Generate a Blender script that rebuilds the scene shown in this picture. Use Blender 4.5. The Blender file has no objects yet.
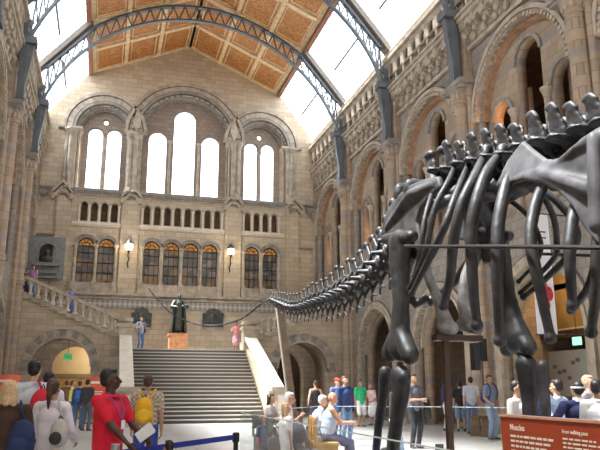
import bpy, bmesh, math, random
from mathutils import Vector, Matrix
S = bpy.context.scene
COL = S.collection
random.seed(7)
PI = math.pi
R = math.radians
# ---------------------------------------------------------------- camera, world, exposure
FPX, VX, VY, EYE = 680.0, 102.0, 387.0, 1.52
TH = math.atan((VY - 225) / FPX)
YAW = math.atan((300 - VX) / (FPX / math.cos(TH)))
cam = bpy.data.cameras.new('camera'); cam.sensor_width = 36; cam.lens = 36 * FPX / 600
cam.clip_start = 0.05; cam.clip_end = 400
co = bpy.data.objects.new('camera', cam); COL.objects.link(co)
co.location = (0, 0, EYE); co.rotation_euler = (PI / 2 + TH, 0, -YAW)
S.camera = co
S.view_settings.view_transform = 'Standard'; S.view_settings.look = 'None'
S.view_settings.gamma = 1; S.view_settings.use_curve_mapping = False
S.view_settings.exposure = 2.6
S.cycles.max_bounces = 7; S.cycles.diffuse_bounces = 5; S.cycles.glossy_bounces = 3
S.cycles.transmission_bounces = 4; S.cycles.transparent_max_bounces = 12
S.cycles.caustics_reflective = False; S.cycles.caustics_refractive = False
S.cycles.sample_clamp_indirect = 6
w = bpy.data.worlds.new('sky'); S.world = w; w.use_nodes = True
bg = w.node_tree.nodes['Background']; bg.inputs[0].default_value = (0.93, 0.97, 1.0, 1); bg.inputs[1].default_value = 1.0
AX = 4.17            # the hall's long axis
HW = 9.03            # axis to recessed arcade wall
YE = 41.5            # end wall
PITCH = 6.7; PIERS = [41.8, 35.1, 28.4, 21.7, 15.0, 8.3, 1.6, -5.1]


sl = bpy.data.lights.new('sun', 'SUN'); sl.energy = 5.0; sl.angle = R(12); sl.color = (1, .97, .92)
so = bpy.data.objects.new('sun', sl); COL.objects.link(so)
so.rotation_euler = Vector((-1.0, .12, 2.0)).to_track_quat('Z', 'Y').to_euler()


def portal(name, loc, rot, sx, sy):
    l = bpy.data.lights.new(name, 'AREA'); l.shape = 'RECTANGLE'; l.size = sx; l.size_y = sy
    l.cycles.is_portal = True
    o = bpy.data.objects.new(name, l); COL.objects.link(o); o.location = loc; o.rotation_euler = rot
    return o


# skylight daylight portals (the glazed slopes either side of the timber ceiling)
SK0, SK1 = (6.0, 20.75), (8.75, 17.3)          # |x-AX|, z of purlin and eave
slen = math.hypot(SK1[0] - SK0[0], SK1[1] - SK0[1]); sang = math.atan2(SK0[1] - SK1[1], SK1[0] - SK0[0])
for s in (-1, 1):
    portal('skylight_daylight', (AX + s * 7.4, 18, 19.05), (0, s * (sang), 0), slen, 60)
portal('entrance_daylight', (AX, -11.7, 9), (PI / 2, 0, PI), 15, 12)


def ray(u, v):
    a, b = u - 300, 225 - v
    x0 = a; y0 = FPX * math.cos(TH) - b * math.sin(TH); z = b * math.cos(TH) + FPX * math.sin(TH)
    c, s = math.cos(YAW), math.sin(YAW)
    return Vector((x0 * c + y0 * s, -x0 * s + y0 * c, z))


def aY(u, v, Y): d = ray(u, v); return d * (Y / d.y) + Vector((0, 0, EYE))
def aX(u, v, X): d = ray(u, v); return d * (X / d.x) + Vector((0, 0, EYE))
def ground(u, d):
    """floor point under picture column u at optical depth d"""
    t = math.atan((u - 300) / (FPX / math.cos(TH))) + YAW
    h = d / (math.cos(t - YAW) * math.cos(TH)) * 0.985
    return (h * math.sin(t), h * math.cos(t))


# ---------------------------------------------------------------- materials
MATS = {}
def mat(name, col, rough=0.7, metal=0.0, noise=0.0, nscale=6.0, bump=0.0, spec=0.4, emit=None, estr=0, alpha=None, col2=None, coord='Object'):
    if name in MATS: return MATS[name]
    m = bpy.data.materials.new(name); m.use_nodes = True; N = m.node_tree.nodes; L = m.node_tree.links
    b = N['Principled BSDF']; b.inputs['Roughness'].default_value = rough; b.inputs['Metallic'].default_value = metal
    b.inputs['Specular IOR Level'].default_value = spec
    b.inputs['Base Color'].default_value = (*col, 1)
    if noise or col2 or bump:
        tc = N.new('ShaderNodeTexCoord'); n = N.new('ShaderNodeTexNoise'); n.inputs['Scale'].default_value = nscale
        n.inputs['Detail'].default_value = 5
        L.new(tc.outputs[coord], n.inputs['Vector'])
        r = N.new('ShaderNodeValToRGB'); r.color_ramp.elements[0].position = 0.35; r.color_ramp.elements[1].position = 0.65
        c2 = col2 or tuple(min(1, c * (1 + noise)) for c in col); c1 = col if col2 else tuple(c * (1 - noise) for c in col)
        r.color_ramp.elements[0].color = (*c1, 1); r.color_ramp.elements[1].color = (*c2, 1)
        L.new(n.outputs['Fac'], r.inputs['Fac']); L.new(r.outputs['Color'], b.inputs['Base Color'])
        if bump:
            bp = N.new('ShaderNodeBump'); bp.inputs['Strength'].default_value = bump; bp.inputs['Distance'].default_value = 0.02
            L.new(n.outputs['Fac'], bp.inputs['Height']); L.new(bp.outputs['Normal'], b.inputs['Normal'])
    if emit:
        b.inputs['Emission Color'].default_value = (*emit, 1); b.inputs['Emission Strength'].default_value = estr
    MATS[name] = m
    return m


def stone(name, c1, c2, c3, mortar, bw=0.62, bh=0.3, band=None, stain=0.35):
    """coursed masonry: brick pattern in the wall's plane, tone variation, optional bands of a second stone"""
    m = bpy.data.materials.new(name); m.use_nodes = True; N = m.node_tree.nodes; L = m.node_tree.links
    b = N['Principled BSDF']; b.inputs['Roughness'].default_value = 0.82; b.inputs['Specular IOR Level'].default_value = 0.25
    g = N.new('ShaderNodeNewGeometry'); sp = N.new('ShaderNodeSeparateXYZ'); L.new(g.outputs['Position'], sp.inputs[0])
    ad = N.new('ShaderNodeMath'); ad.operation = 'ADD'; L.new(sp.outputs[0], ad.inputs[0]); L.new(sp.outputs[1], ad.inputs[1])
    cb = N.new('ShaderNodeCombineXYZ'); L.new(ad.outputs[0], cb.inputs[0]); L.new(sp.outputs[2], cb.inputs[1])
    br = N.new('ShaderNodeTexBrick'); L.new(cb.outputs[0], br.inputs['Vector'])
    br.inputs['Color1'].default_value = (*c1, 1); br.inputs['Color2'].default_value = (*c2, 1); br.inputs['Mortar'].default_value = (*mortar, 1)
    br.inputs['Scale'].default_value = 1; br.inputs['Mortar Size'].default_value = 0.012; br.inputs['Brick Width'].default_value = bw
    br.inputs['Row Height'].default_value = bh; br.inputs['Bias'].default_value = -0.1; br.inputs['Mortar Smooth'].default_value = 0.3
    n = N.new('ShaderNodeTexNoise'); n.inputs['Scale'].default_value = 0.55; n.inputs['Detail'].default_value = 8; n.inputs['Roughness'].default_value = 0.65
    L.new(g.outputs['Position'], n.inputs['Vector'])
    mr = N.new('ShaderNodeMapRange'); mr.inputs[1].default_value = 0.42; mr.inputs[2].default_value = 0.68; L.new(n.outputs['Fac'], mr.inputs[0])
    mm = N.new('ShaderNodeMath'); mm.operation = 'MULTIPLY'; mm.inputs[1].default_value = stain; L.new(mr.outputs[0], mm.inputs[0])
    mx = N.new('ShaderNodeMixRGB'); L.new(mm.outputs[0], mx.inputs[0]); L.new(br.outputs['Color'], mx.inputs[1]); mx.inputs[2].default_value = (*c3, 1)
    out = mx.outputs[0]
    if band:
        per, wid, bc = band
        md = N.new('ShaderNodeMath'); md.operation = 'PINGPONG'; md.inputs[1].default_value = per; L.new(sp.outputs[2], md.inputs[0])
        lt = N.new('ShaderNodeMath'); lt.operation = 'LESS_THAN'; lt.inputs[1].default_value = wid; L.new(md.outputs[0], lt.inputs[0])
        sc = N.new('ShaderNodeMath'); sc.operation = 'MULTIPLY'; sc.inputs[1].default_value = 0.75; L.new(lt.outputs[0], sc.inputs[0])
        m2 = N.new('ShaderNodeMixRGB'); L.new(sc.outputs[0], m2.inputs[0]); L.new(out, m2.inputs[1]); m2.inputs[2].default_value = (*bc, 1)
        out = m2.outputs[0]
    L.new(out, b.inputs['Base Color'])
    n2 = N.new('ShaderNodeTexNoise'); n2.inputs['Scale'].default_value = 9; n2.inputs['Detail'].default_value = 6; L.new(g.outputs['Position'], n2.inputs['Vector'])
    a2 = N.new('ShaderNodeMath'); a2.operation = 'SUBTRACT'; L.new(n2.outputs['Fac'], a2.inputs[0]); L.new(br.outputs['Fac'], a2.inputs[1])
    bp = N.new('ShaderNodeBump'); bp.inputs['Strength'].default_value = 0.5; bp.inputs['Distance'].default_value = 0.02
    L.new(a2.outputs[0], bp.inputs['Height']); L.new(bp.outputs['Normal'], b.inputs['Normal'])
    MATS[name] = m
    return m


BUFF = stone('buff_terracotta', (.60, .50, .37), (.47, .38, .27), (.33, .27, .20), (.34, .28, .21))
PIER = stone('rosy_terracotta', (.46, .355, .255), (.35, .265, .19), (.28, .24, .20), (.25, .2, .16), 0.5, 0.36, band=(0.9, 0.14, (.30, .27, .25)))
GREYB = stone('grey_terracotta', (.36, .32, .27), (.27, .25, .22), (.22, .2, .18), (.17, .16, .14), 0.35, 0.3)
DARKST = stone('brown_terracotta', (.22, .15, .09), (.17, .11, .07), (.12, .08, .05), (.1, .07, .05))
RECB = stone('brown_recess_terracotta', (.38, .30, .24), (.30, .235, .19), (.24, .19, .16), (.2, .16, .13), .4, .28)
TRIMD = mat('dark_grey_terracotta', (.13, .115, .10), .8, noise=.2, nscale=3)
TRIM = mat('moulded_terracotta', (.44, .375, .295), .8, noise=.22, nscale=2.5, bump=.4)
TRIMG = mat('grey_moulded_terracotta', (.29, .265, .235), .8, noise=.2, nscale=3, bump=.4)
PALE = mat('pale_limestone', (.66, .60, .50), .6, noise=.08, nscale=3)
ROSY = mat('rosy_moulding', (.42, .25, .15), .8, noise=.2, nscale=4)
ORNG = mat('orange_terracotta', (.52, .25, .12), .8, noise=.2, nscale=5)
IRON = mat('blue_grey_ironwork', (.125, .14, .152), .45, .2, noise=.12, nscale=2)
RAFT = mat('brown_grey_rafter', (.20, .175, .15), .7, noise=.1)
IRONR = mat('red_brown_purlin', (.30, .13, .07), .6, noise=.15, nscale=2)
GILT = mat('gilt_paint', (.80, .62, .38), .5, noise=.15, nscale=4)
GLASSW = None


def pane_mat(name, tint=(1, 1, 1), rough=0.02, mixf=0.08, tr=(1, 1, 1)):
    m = bpy.data.materials.new(name); m.use_nodes = True; N = m.node_tree.nodes; L = m.node_tree.links
    N.remove(N['Principled BSDF'])
    t = N.new('ShaderNodeBsdfTransparent'); t.inputs[0].default_value = (*tr, 1)
    g = N.new('ShaderNodeBsdfGlossy'); g.inputs['Roughness'].default_value = rough; g.inputs[0].default_value = (*tint, 1)
    x = N.new('ShaderNodeMixShader'); fr = N.new('ShaderNodeLayerWeight'); fr.inputs[0].default_value = .5
    pw = N.new('ShaderNodeMath'); pw.operation = 'POWER'; pw.inputs[1].default_value = 5; L.new(fr.outputs['Facing'], pw.inputs[0])
    ad = N.new('ShaderNodeMath'); ad.operation = 'MULTIPLY_ADD'; ad.inputs[1].default_value = .5; ad.inputs[2].default_value = mixf; L.new(pw.outputs[0], ad.inputs[0])
    L.new(ad.outputs[0], x.inputs[0]); L.new(t.outputs[0], x.inputs[1]); L.new(g.outputs[0], x.inputs[2])
    L.new(x.outputs[0], N['Material Output'].inputs[0]); MATS[name] = m
    return m


GLASSW = pane_mat('window_glass', tr=(.95, .97, 1), mixf=0.02)
BGLASS = pane_mat('barrier_glass', tr=(.96, .975, .97), mixf=0.02)

# ---------------------------------------------------------------- mesh helpers
TMP = bpy.data.scenes.new('scratch')       # modifiers are evaluated here, one object at a time
def evaluated_mesh(o):
    TMP.collection.objects.link(o); vl = TMP.view_layers[0]; vl.update(); dg = vl.depsgraph; dg.update()
    me = bpy.data.meshes.new_from_object(o.evaluated_get(dg)); TMP.collection.objects.unlink(o)
    return me
class MB:
    def __init__(s): s.v = []; s.f = []
    def add(s, vs, fs):
        o = len(s.v); s.v += [tuple(p) for p in vs]; s.f += [tuple(i + o for i in f) for f in fs]; return s
    def box(s, x0, x1, y0, y1, z0, z1):
        x0, x1 = min(x0, x1), max(x0, x1); y0, y1 = min(y0, y1), max(y0, y1)
        return s.add([(x0, y0, z0), (x1, y0, z0), (x1, y1, z0), (x0, y1, z0), (x0, y0, z1), (x1, y0, z1), (x1, y1, z1), (x0, y1, z1)],
                     [(0, 3, 2, 1), (4, 5, 6, 7), (0, 1, 5, 4), (1, 2, 6, 5), (2, 3, 7, 6), (3, 0, 4, 7)])
    def bar(s, a, b, wx, wy, up=(0, 0, 1)):
        a, b = Vector(a), Vector(b); d = (b - a).normalized(); u = Vector(up)
        if abs(d.dot(u)) > .98: u = Vector((0, 1, 0))
        r = d.cross(u).normalized(); u = r.cross(d)
        vs = []
        for p in (a, b):
            for i, j in ((-1, -1), (1, -1), (1, 1), (-1, 1)): vs.append(p + r * (wx / 2 * i) + u * (wy / 2 * j))
        return s.add(vs, [(0, 3, 2, 1), (4, 5, 6, 7), (0, 1, 5, 4), (1, 2, 6, 5), (2, 3, 7, 6), (3, 0, 4, 7)])
    def lathe(s, x, y, prof, n=16):
        vs, fs = [], []
        for (r, z) in prof:
            for i in range(n):
                a = 2 * PI * i / n; vs.append((x + r * math.cos(a), y + r * math.sin(a), z))
        for k in range(len(prof) - 1):
            for i in range(n): fs.append((k * n + i, k * n + (i + 1) % n, (k + 1) * n + (i + 1) % n, (k + 1) * n + i))
        fs.append(tuple(range(n))[::-1]); fs.append(tuple(range((len(prof) - 1) * n, len(prof) * n)))
        return s.add(vs, fs)
    def tube(s, pts, rad, n=10):
        """swept tube with per-point radius, closed ends"""
        pts = [Vector(p) for p in pts]; k = len(pts)
        if not hasattr(rad, '__len__'): rad = [rad] * k
        vs, fs = [], []; prev = None
        for i, p in enumerate(pts):
            d = (pts[min(i + 1, k - 1)] - pts[max(i - 1, 0)]).normalized()
            if prev is None:
                u = Vector((0, 0, 1)) if abs(d.z) < .9 else Vector((1, 0, 0)); r = d.cross(u).normalized()
            else:
                r = (prev - d * prev.dot(d)).normalized()
            prev = r; q = d.cross(r)
            for j in range(n):
                a = 2 * PI * j / n; vs.append(p + (r * math.cos(a) + q * math.sin(a)) * rad[i])
        for i in range(k - 1):
            for j in range(n): fs.append((i * n + j, i * n + (j + 1) % n, (i + 1) * n + (j + 1) % n, (i + 1) * n + j))
        fs.append(tuple(range(n))[::-1]); fs.append(tuple(range((k - 1) * n, k * n)))
        return s.add(vs, fs)
    def cap(s, a, b, ra, rb, n=12, m=4, sq=(1, 1), side=None):
        """tapered capsule; sq squashes its section along (side, other)"""
        a, b = Vector(a), Vector(b); d = (b - a); L_ = d.length
        d = d.normalized() if L_ > 1e-6 else Vector((0, 0, 1))
        u = Vector(side) if side else (Vector((1, 0, 0)) if abs(d.x) < .9 else Vector((0, 1, 0)))
        r = (u - d * u.dot(d)).normalized(); q = d.cross(r); rings = []
        for i in range(m + 1):
            t = PI / 2 * (1 - i / m); rings.append((a - d * ra * math.sin(t), max(ra * math.cos(t), ra * .02)))
        for i in range(m + 1):
            t = PI / 2 * i / m; rings.append((b + d * rb * math.sin(t), max(rb * math.cos(t), rb * .02)))
        vs, fs = [], []
        for c, rr in rings:
            for j in range(n):
                t = 2 * PI * j / n; vs.append(c + r * (math.cos(t) * rr * sq[0]) + q * (math.sin(t) * rr * sq[1]))
        k = len(rings)
        for i in range(k - 1):
            for j in range(n): fs.append((i * n + j, i * n + (j + 1) % n, (i + 1) * n + (j + 1) % n, (i + 1) * n + j))
        fs.append(tuple(range(n))[::-1]); fs.append(tuple(range((k - 1) * n, k * n)))
        return s.add(vs, fs)
    def ell(s, c, r, rot=None, n=16, m=10):
        c = Vector(c); vs, fs = [], []
        for i in range(m + 1):
            t = PI * i / m; z = -math.cos(t); k = max(math.sin(t), .02)
            for j in range(n):
                a = 2 * PI * j / n; p = Vector((math.cos(a) * k * r[0], math.sin(a) * k * r[1], z * r[2]))
                if rot: p = rot @ p
                vs.append(c + p)
        for i in range(m):
            for j in range(n): fs.append((i * n + j, i * n + (j + 1) % n, (i + 1) * n + (j + 1) % n, (i + 1) * n + j))
        fs.append(tuple(range(n))[::-1]); fs.append(tuple(range(m * n, (m + 1) * n)))
        return s.add(vs, fs)
    def prism(s, poly, fn, d0, d1):
        """polygon (a,b) swept from depth d0 to d1 by fn(a,b,d) -> point (convex or simple ngon)"""
        n = len(poly); vs = [fn(a, b, d0) for a, b in poly] + [fn(a, b, d1) for a, b in poly]
        fs = [tuple(range(n))[::-1], tuple(range(n, 2 * n))] + [(i, (i + 1) % n, n + (i + 1) % n, n + i) for i in range(n)]
        return s.add(vs, fs)
    def ring(s, cx, cz, r0, r1, fn, d0, d1, a0=0, a1=PI, n=28):
        vs, fs = [], []
        for i in range(n + 1):
            a = a0 + (a1 - a0) * i / n; c, q = math.cos(a), math.sin(a)
            for r in (r0, r1):
                for d in (d0, d1): vs.append(fn(cx + r * c, cz + r * q, d))
        for i in range(n):
            k = i * 4
            fs += [(k, k + 2, k + 6, k + 4), (k + 1, k + 5, k + 7, k + 3), (k, k + 4, k + 5, k + 1), (k + 2, k + 3, k + 7, k + 6)]
        fs += [(0, 1, 3, 2), (n * 4, n * 4 + 2, n * 4 + 3, n * 4 + 1)]
        return s.add(vs, fs)
    def build(s, name, material, parent=None, smooth=False, vox=None, sm=2, recalc=True, rough=0):
        me = bpy.data.meshes.new(name); me.from_pydata(s.v, [], s.f); me.update()
        if recalc:
            b = bmesh.new(); b.from_mesh(me); bmesh.ops.recalc_face_normals(b, faces=b.faces); b.to_mesh(me); b.free()
        o = bpy.data.objects.new(name, me)
        if vox:
            r = o.modifiers.new('r', 'REMESH'); r.mode = 'VOXEL'; r.voxel_size = vox; r.use_smooth_shade = True
            if sm:
                q = o.modifiers.new('s', 'SMOOTH'); q.iterations = sm; q.factor = .5
            if rough:
                tx = bpy.data.textures.get('bone_lumps') or bpy.data.textures.new('bone_lumps', 'CLOUDS'); tx.noise_scale = .11; tx.noise_depth = 3
                dm = o.modifiers.new('d', 'DISPLACE'); dm.texture = tx; dm.strength = rough; dm.mid_level = .5
            nm = evaluated_mesh(o); o.modifiers.clear(); o.data = nm; bpy.data.meshes.remove(me); me = nm
            me.name = name; smooth = True
        COL.objects.link(o)
        me.materials.clear()
        if material: me.materials.append(material)
        if smooth:
            for p in me.polygons: p.use_smooth = True
        if parent is not None: o.parent = parent
        return o


def FY(a, b, d): return (a, d, b)      # polygons in x,z; depth along y
def FX(a, b, d): return (d, a, b)      # polygons in y,z; depth along x
def tag(o, label=None, cat=None, group=None, kind=None):
    if label: o['label'] = label
    if cat: o['category'] = cat
    if group: o['group'] = group
    if kind: o['kind'] = kind
    return o
def struct(o): o['kind'] = 'structure'; return o
def thing(name, label, cat, loc=(0, 0, 0), rz=0, group=None):
    o = bpy.data.objects.new(name, None); COL.objects.link(o); o.location = loc; o.rotation_euler = (0, 0, rz); o.empty_display_size = .1
    return tag(o, label, cat, group)
def copy_tree(o, parent=None):
    c = o.copy(); COL.objects.link(c); c.parent = parent
    for ch in list(o.children): copy_tree(ch, c)
    return c


def arch(cx, hw, z0, zs, n=14):
    p = [(cx - hw, z0)] + [(cx - hw * math.cos(PI * i / n), zs + hw * math.sin(PI * i / n)) for i in range(n + 1)] + [(cx + hw, z0)]
    return p


def plate(name, outer, holes, fn, d0, d1, material, parent=None):
    """a flat slab with real openings"""
    cu = bpy.data.curves.new(name, 'CURVE'); cu.dimensions = '2D'; cu.fill_mode = 'BOTH'; cu.extrude = abs(d1 - d0) / 2
    for poly in [outer] + holes:
        sp = cu.splines.new('POLY'); sp.points.add(len(poly) - 1); sp.use_cyclic_u = True
        for i, (a, b) in enumerate(poly): sp.points[i].co = (a, b, 0, 1)
    o = bpy.data.objects.new(name, cu)
    me = evaluated_mesh(o)
    bpy.data.objects.remove(o); bpy.data.curves.remove(cu)
    mid = (d0 + d1) / 2
    for v in me.vertices: a, b, c = v.co; v.co = fn(a, b, mid + c)
    b = bmesh.new(); b.from_mesh(me); bmesh.ops.remove_doubles(b, verts=b.verts, dist=1e-4); bmesh.ops.recalc_face_normals(b, faces=b.faces); b.to_mesh(me); b.free()
    me.materials.clear(); me.materials.append(material)
    o = bpy.data.objects.new(name, me); COL.objects.link(o)
    if parent is not None: o.parent = parent
    return o
# ================================================================ FLOOR
fm = bpy.data.materials.new('floor_mosaic'); fm.use_nodes = True
N, L = fm.node_tree.nodes, fm.node_tree.links; b = N['Principled BSDF']
g = N.new('ShaderNodeNewGeometry'); n = N.new('ShaderNodeTexNoise'); n.inputs['Scale'].default_value = .8; n.inputs['Detail'].default_value = 6; L.new(g.outputs['Position'], n.inputs['Vector'])
br = N.new('ShaderNodeTexBrick'); br.offset = 0; br.inputs['Scale'].default_value = 1; br.inputs['Brick Width'].default_value = 1.2; br.inputs['Row Height'].default_value = 1.2; br.inputs['Mortar Size'].default_value = .015
br.inputs['Color1'].default_value = (.60, .59, .57, 1); br.inputs['Color2'].default_value = (.52, .51, .49, 1); br.inputs['Mortar'].default_value = (.42, .40, .38, 1)
L.new(g.outputs['Position'], br.inputs['Vector'])
mx = N.new('ShaderNodeMixRGB'); mx.blend_type = 'MULTIPLY'; mx.inputs[0].default_value = .3; L.new(br.outputs['Color'], mx.inputs[1]); L.new(n.outputs['Color'], mx.inputs[2])
L.new(mx.outputs[0], b.inputs['Base Color']); b.inputs['Roughness'].default_value = .32
struct(MB().box(AX - 18, AX + 18, -12, 47, -.3, 0).build('floor', fm))

# ================================================================ END WALL
def mir(x): return 2 * AX - x
L1, L2, L3 = YE, YE + .75, YE + 1.2
sideC = [AX - 4.97, AX + 4.97]
peak = 23.5
outer = [(AX - HW - 4.5, 5.9), (AX + HW + 4.5, 5.9), (AX + HW + 4.5, 17.4), (AX + 8.75, 17.4), (AX + 6.0, 20.9), (AX, peak), (AX - 6.0, 20.9), (AX - 8.75, 17.4), (AX - HW - 4.5, 17.4)]
holes = [arch(AX, 3.0, 13.25, 16.95, 24)] + [arch(c, 1.66, 13.25, 17.0, 20) for c in sideC]
doorsL = [-1.45, -.28]; doorsM = [AX - 1.77, AX - .59, AX + .59, AX + 1.77]
doors = doorsL + doorsM + [mir(x) for x in doorsL]
for x in doors: holes.append(arch(x, .48, 7.5, 9.72))
def gal(x0, x1, k): s = (x1 - x0) / k; return [x0 + s * (i + .5) for i in range(k)]
gals = gal(-2.0, .35, 4) + gal(AX - 2.48, AX + 2.48, 8) + gal(mir(.35), mir(-2.0), 4)
for x in gals: holes.append(arch(x, .19, 11.2, 12.2, 8))
wb = struct(plate('wall_back', outer, holes, FY, L1, L1 + .5, BUFF))
# recess backing plates with the lancets
def lancets(c, kind):
    if kind == 'side': return [arch(c - .57, .49, 13.35, 16.95), arch(c + .57, .49, 13.35, 16.95)], [(c + .2 * math.cos(2 * PI * i / 14), 17.85 + .2 * math.sin(2 * PI * i / 14)) for i in range(14)]
    return [arch(c, .75, 13.4, 18.45), arch(c - 1.7, .62, 13.4, 16.95), arch(c + 1.7, .62, 13.4, 16.95)], None
for k, (c, kind, hw) in enumerate([(sideC[0], 'side', 1.75), (AX, 'mid', 3.1), (sideC[1], 'side', 1.75)]):
    hs, oc = lancets(c, kind)
    bp_ = struct(plate('wall_window_recess', arch(c, hw, 13.0, 17.0, 24), hs + ([oc] if oc else []), FY, L2, L2 + .3, RECB))
    for h in hs + ([oc] if oc else []):
        xs = [p[0] for p in h]; zs = [p[1] for p in h]
        wn = MB()
        cx, hwid = (min(xs) + max(xs)) / 2, (max(xs) - min(xs)) / 2; top = max(zs)
        wo = struct(MB().ring(cx, top - hwid, hwid - .06, hwid, FY, L2 + .12, L2 + .22, 0, PI if h is not oc else 2 * PI).build('window_%d' % (k + 1), TRIMG))
        if h is not oc:
            fr = MB()
            for s in (-1, 1): fr.box(cx + s * hwid, cx + s * (hwid - .06), L2 + .12, L2 + .22, min(zs), top - hwid)
            fr.box(cx - hwid, cx + hwid, L2 + .12, L2 + .22, min(zs), min(zs) + .06).build('window_frame', TRIMG, wo)
            pm = MB()
            z = min(zs) + .7
            while z < top - .4: pm.box(cx - hwid, cx + hwid, L2 + .16, L2 + .175, z, z + .018); z += .7
            pm.build('glazing_bar', IRON, wo)
        MB().prism(h, FY, L2 + .18, L2 + .19).build('pane', GLASSW, wo)
# mouldings round the big arches (each its own trim)
tn = [0]
def trim(mb, m=TRIM, **k): tn[0] += 1; return struct(mb.build('trim_%d' % tn[0], m, **k))
for c, r, zs, hood in [(sideC[0], 1.66, 17.0, 2.55), (AX, 3.0, 16.95, 3.85), (sideC[1], 1.66, 17.0, 2.55)]:
    trim(MB().ring(c, zs, r, r + .1, FY, L1 - .02, L1 + .75).ring(c, zs, r + .25, r + .3, FY, L1 - .03, L1 + .1).ring(c, zs, hood - .29, hood - .22, FY, L1 - .03, L1 + .1), TRIMD)
    m = MB(); m.ring(c, zs, r + .1, r + .25, FY, L1 - .1, L1 + .3)
    m.ring(c, zs, r - .13, r, FY, L1 + .22, L1 + .75); m.ring(c, zs, r - .22, r - .12, FY, L1 + .45, L1 + .75); trim(m, TRIMG)
    m = MB()
    nv = int((r + .5) * 9)
    for i in range(nv):
        a0, a1 = PI * i / nv + .008, PI * (i + 1) / nv - .008
        m.ring(c, zs, r + .3, hood - .28, FY, L1 - .05, L1 + .1, a0, a1, 2)
    trim(m, TRIM)
    m = MB(); m.ring(c, zs, hood - .22, hood - .06, FY, L1 - .12, L1 + .1, n=40); m.ring(c, zs, hood - .06, hood, FY, L1 - .05, L1 + .1, n=40); trim(m)
def shaft(mb, x, y, z0, z1, r, n=12):
    mb.lathe(x, y, [(r * 1.7, z0), (r * 1.7, z0 + r * .6), (r * 1.25, z0 + r * .9), (r * 1.35, z0 + r * 1.4), (r, z0 + r * 1.9), (r, z1 - r * 3), (r * 1.2, z1 - r * 2.9), (r * 1.05, z1 - r * 2.6), (r * 1.75, z1 - r * .8), (r * 1.9, z1 - r * .7), (r * 1.9, z1)], n)
    return mb
# clustered shafts beside the great windows
for x in (AX - 3.42, AX - 3.1, AX + 3.1, AX + 3.42, sideC[0] - 1.95, sideC[1] + 1.95): trim(shaft(MB(), x, L1 - .12, 13.1, 16.95, .15, 14), TRIM)
for s in (-1, 1):
    x = AX + s * 3.1; trim(MB().prism([(x, 17.03), (x + .27, 17.7), (x - s * .05, 18.75), (x - .27, 17.7)], FY, L1 - .16, L1 + .1).box(AX + s * 3.26 - .42, AX + s * 3.26 + .42, L1 - .3, L1 + .1, 16.92, 17.06), TRIM)
for c, r in [(sideC[0], 1.62), (AX, 2.96), (sideC[1], 1.62)]:
    for s in (-1, 1):
        m = MB()
        shaft(m, c + s * (r - .07), L1 + .32, 13.2, 16.95, .09); shaft(m, c + s * (r + .13), L1 - .05, 13.1, 16.95, .11)
        shaft(m, c + s * (r - .2), L1 + .6, 13.3, 16.95, .07)
        m.box(c + s * (r - .3), c + s * (r + .3), L1 - .2, L1 + .6, 16.93, 17.06)
        trim(m, smooth=False)
    # mullion shafts
    xs = [c] if r < 2 else [c - .93, c + .93]
    for x in xs: trim(shaft(MB(), x, L2 - .04, 13.35, 16.8 if r < 2 else 17.0, .085))
for x in (sideC[0] - 2.2, sideC[1] + 2.2):
    trim(shaft(MB(), x, L1 - .08, 13.5, 16.9, .1)); trim(MB().box(x - .55, x + .5, L1 - .18, L1 + .1, 16.9, 17.03), TRIMG)
# gables on the pilasters
for x in (sideC[0] - 2.2, AX - 3.16, AX + 3.16, sideC[1] + 2.2):
    m = MB(); a = .62
    m.prism([(x - a, 12.7), (x - a, 12.88), (x, 13.62), (x + a, 12.88), (x + a, 12.7), (x, 13.4)], FY, L1 - .32, L1)
    m.ring(x, 12.55, .3, .45, FY, L1 - .22, L1); m.box(x - a, x - a + .2, L1 - .3, L1, 12.4, 12.75); m.box(x + a - .2, x + a, L1 - .3, L1, 12.4, 12.75)
    m.lathe(x, L1 - .14, [(.06, 13.5), (.07, 13.7), (.14, 13.8), (.1, 13.92), (.03, 14.02)], 8)
    m.prism([(x - .3, 12.9), (x, 13.3), (x + .3, 12.9)], FY, L1 - .2, L1)
    trim(m)
# string courses
for x0, x1, z, h, d in [(AX - HW, sideC[0] - 2.8, 13.02, .12, .1), (sideC[1] + 2.8, AX + HW, 13.02, .12, .1), (AX - HW, -2.45, 10.18, .1, .08), (mir(-2.45), AX + HW, 10.18, .1, .08)]:
    trim(MB().box(x0, x1, L1 - d, L1 + .05, z, z + h).box(x0, x1, L1 - d - .04, L1 + .05, z + h * .6, z + h), TRIMG)
for x0, x1 in [(-2.35, .75), (AX - 2.65, AX + 2.65), (mir(.75), mir(-2.35))]:
    trim(MB().box(x0, x1, L1 - .16, L1 + .7, 13.02, 13.2).box(x0, x1, L1 - .1, L1 + .05, 12.9, 13.02), TRIMG)
    trim(MB().box(x0, x1, L1 - .13, L1 + .02, 10.98, 11.12).box(x0, x1, L1 - .08, L1 + .02, 10.88, 10.98), PALE)
    k = MB(); x = x0 + .05
    while x < x1 - .1: k.box(x, x + .09, L1 - .1, L1 + .02, 12.78, 12.88); x += .19
    trim(k)
# blind gallery: little arches on colonnettes, shadowed backing
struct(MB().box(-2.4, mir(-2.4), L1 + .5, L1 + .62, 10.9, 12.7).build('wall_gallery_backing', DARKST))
for x in gals:
    trim(MB().ring(x, 12.2, .19, .27, FY, L1 - .06, L1 + .2, n=12))
cols = []
for a in (gal(-2.0, .35, 4), gal(AX - 2.48, AX + 2.48, 8), gal(mir(.35), mir(-2.0), 4)):
    st = a[1] - a[0]; cols += [a[0] - st / 2 + .02] + [q + st / 2 for q in a[:-1]] + [a[-1] + st / 2 - .02]
for x in cols: trim(shaft(MB(), x, L1 - .06, 11.12, 12.18, .055, 8), PALE)
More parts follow.
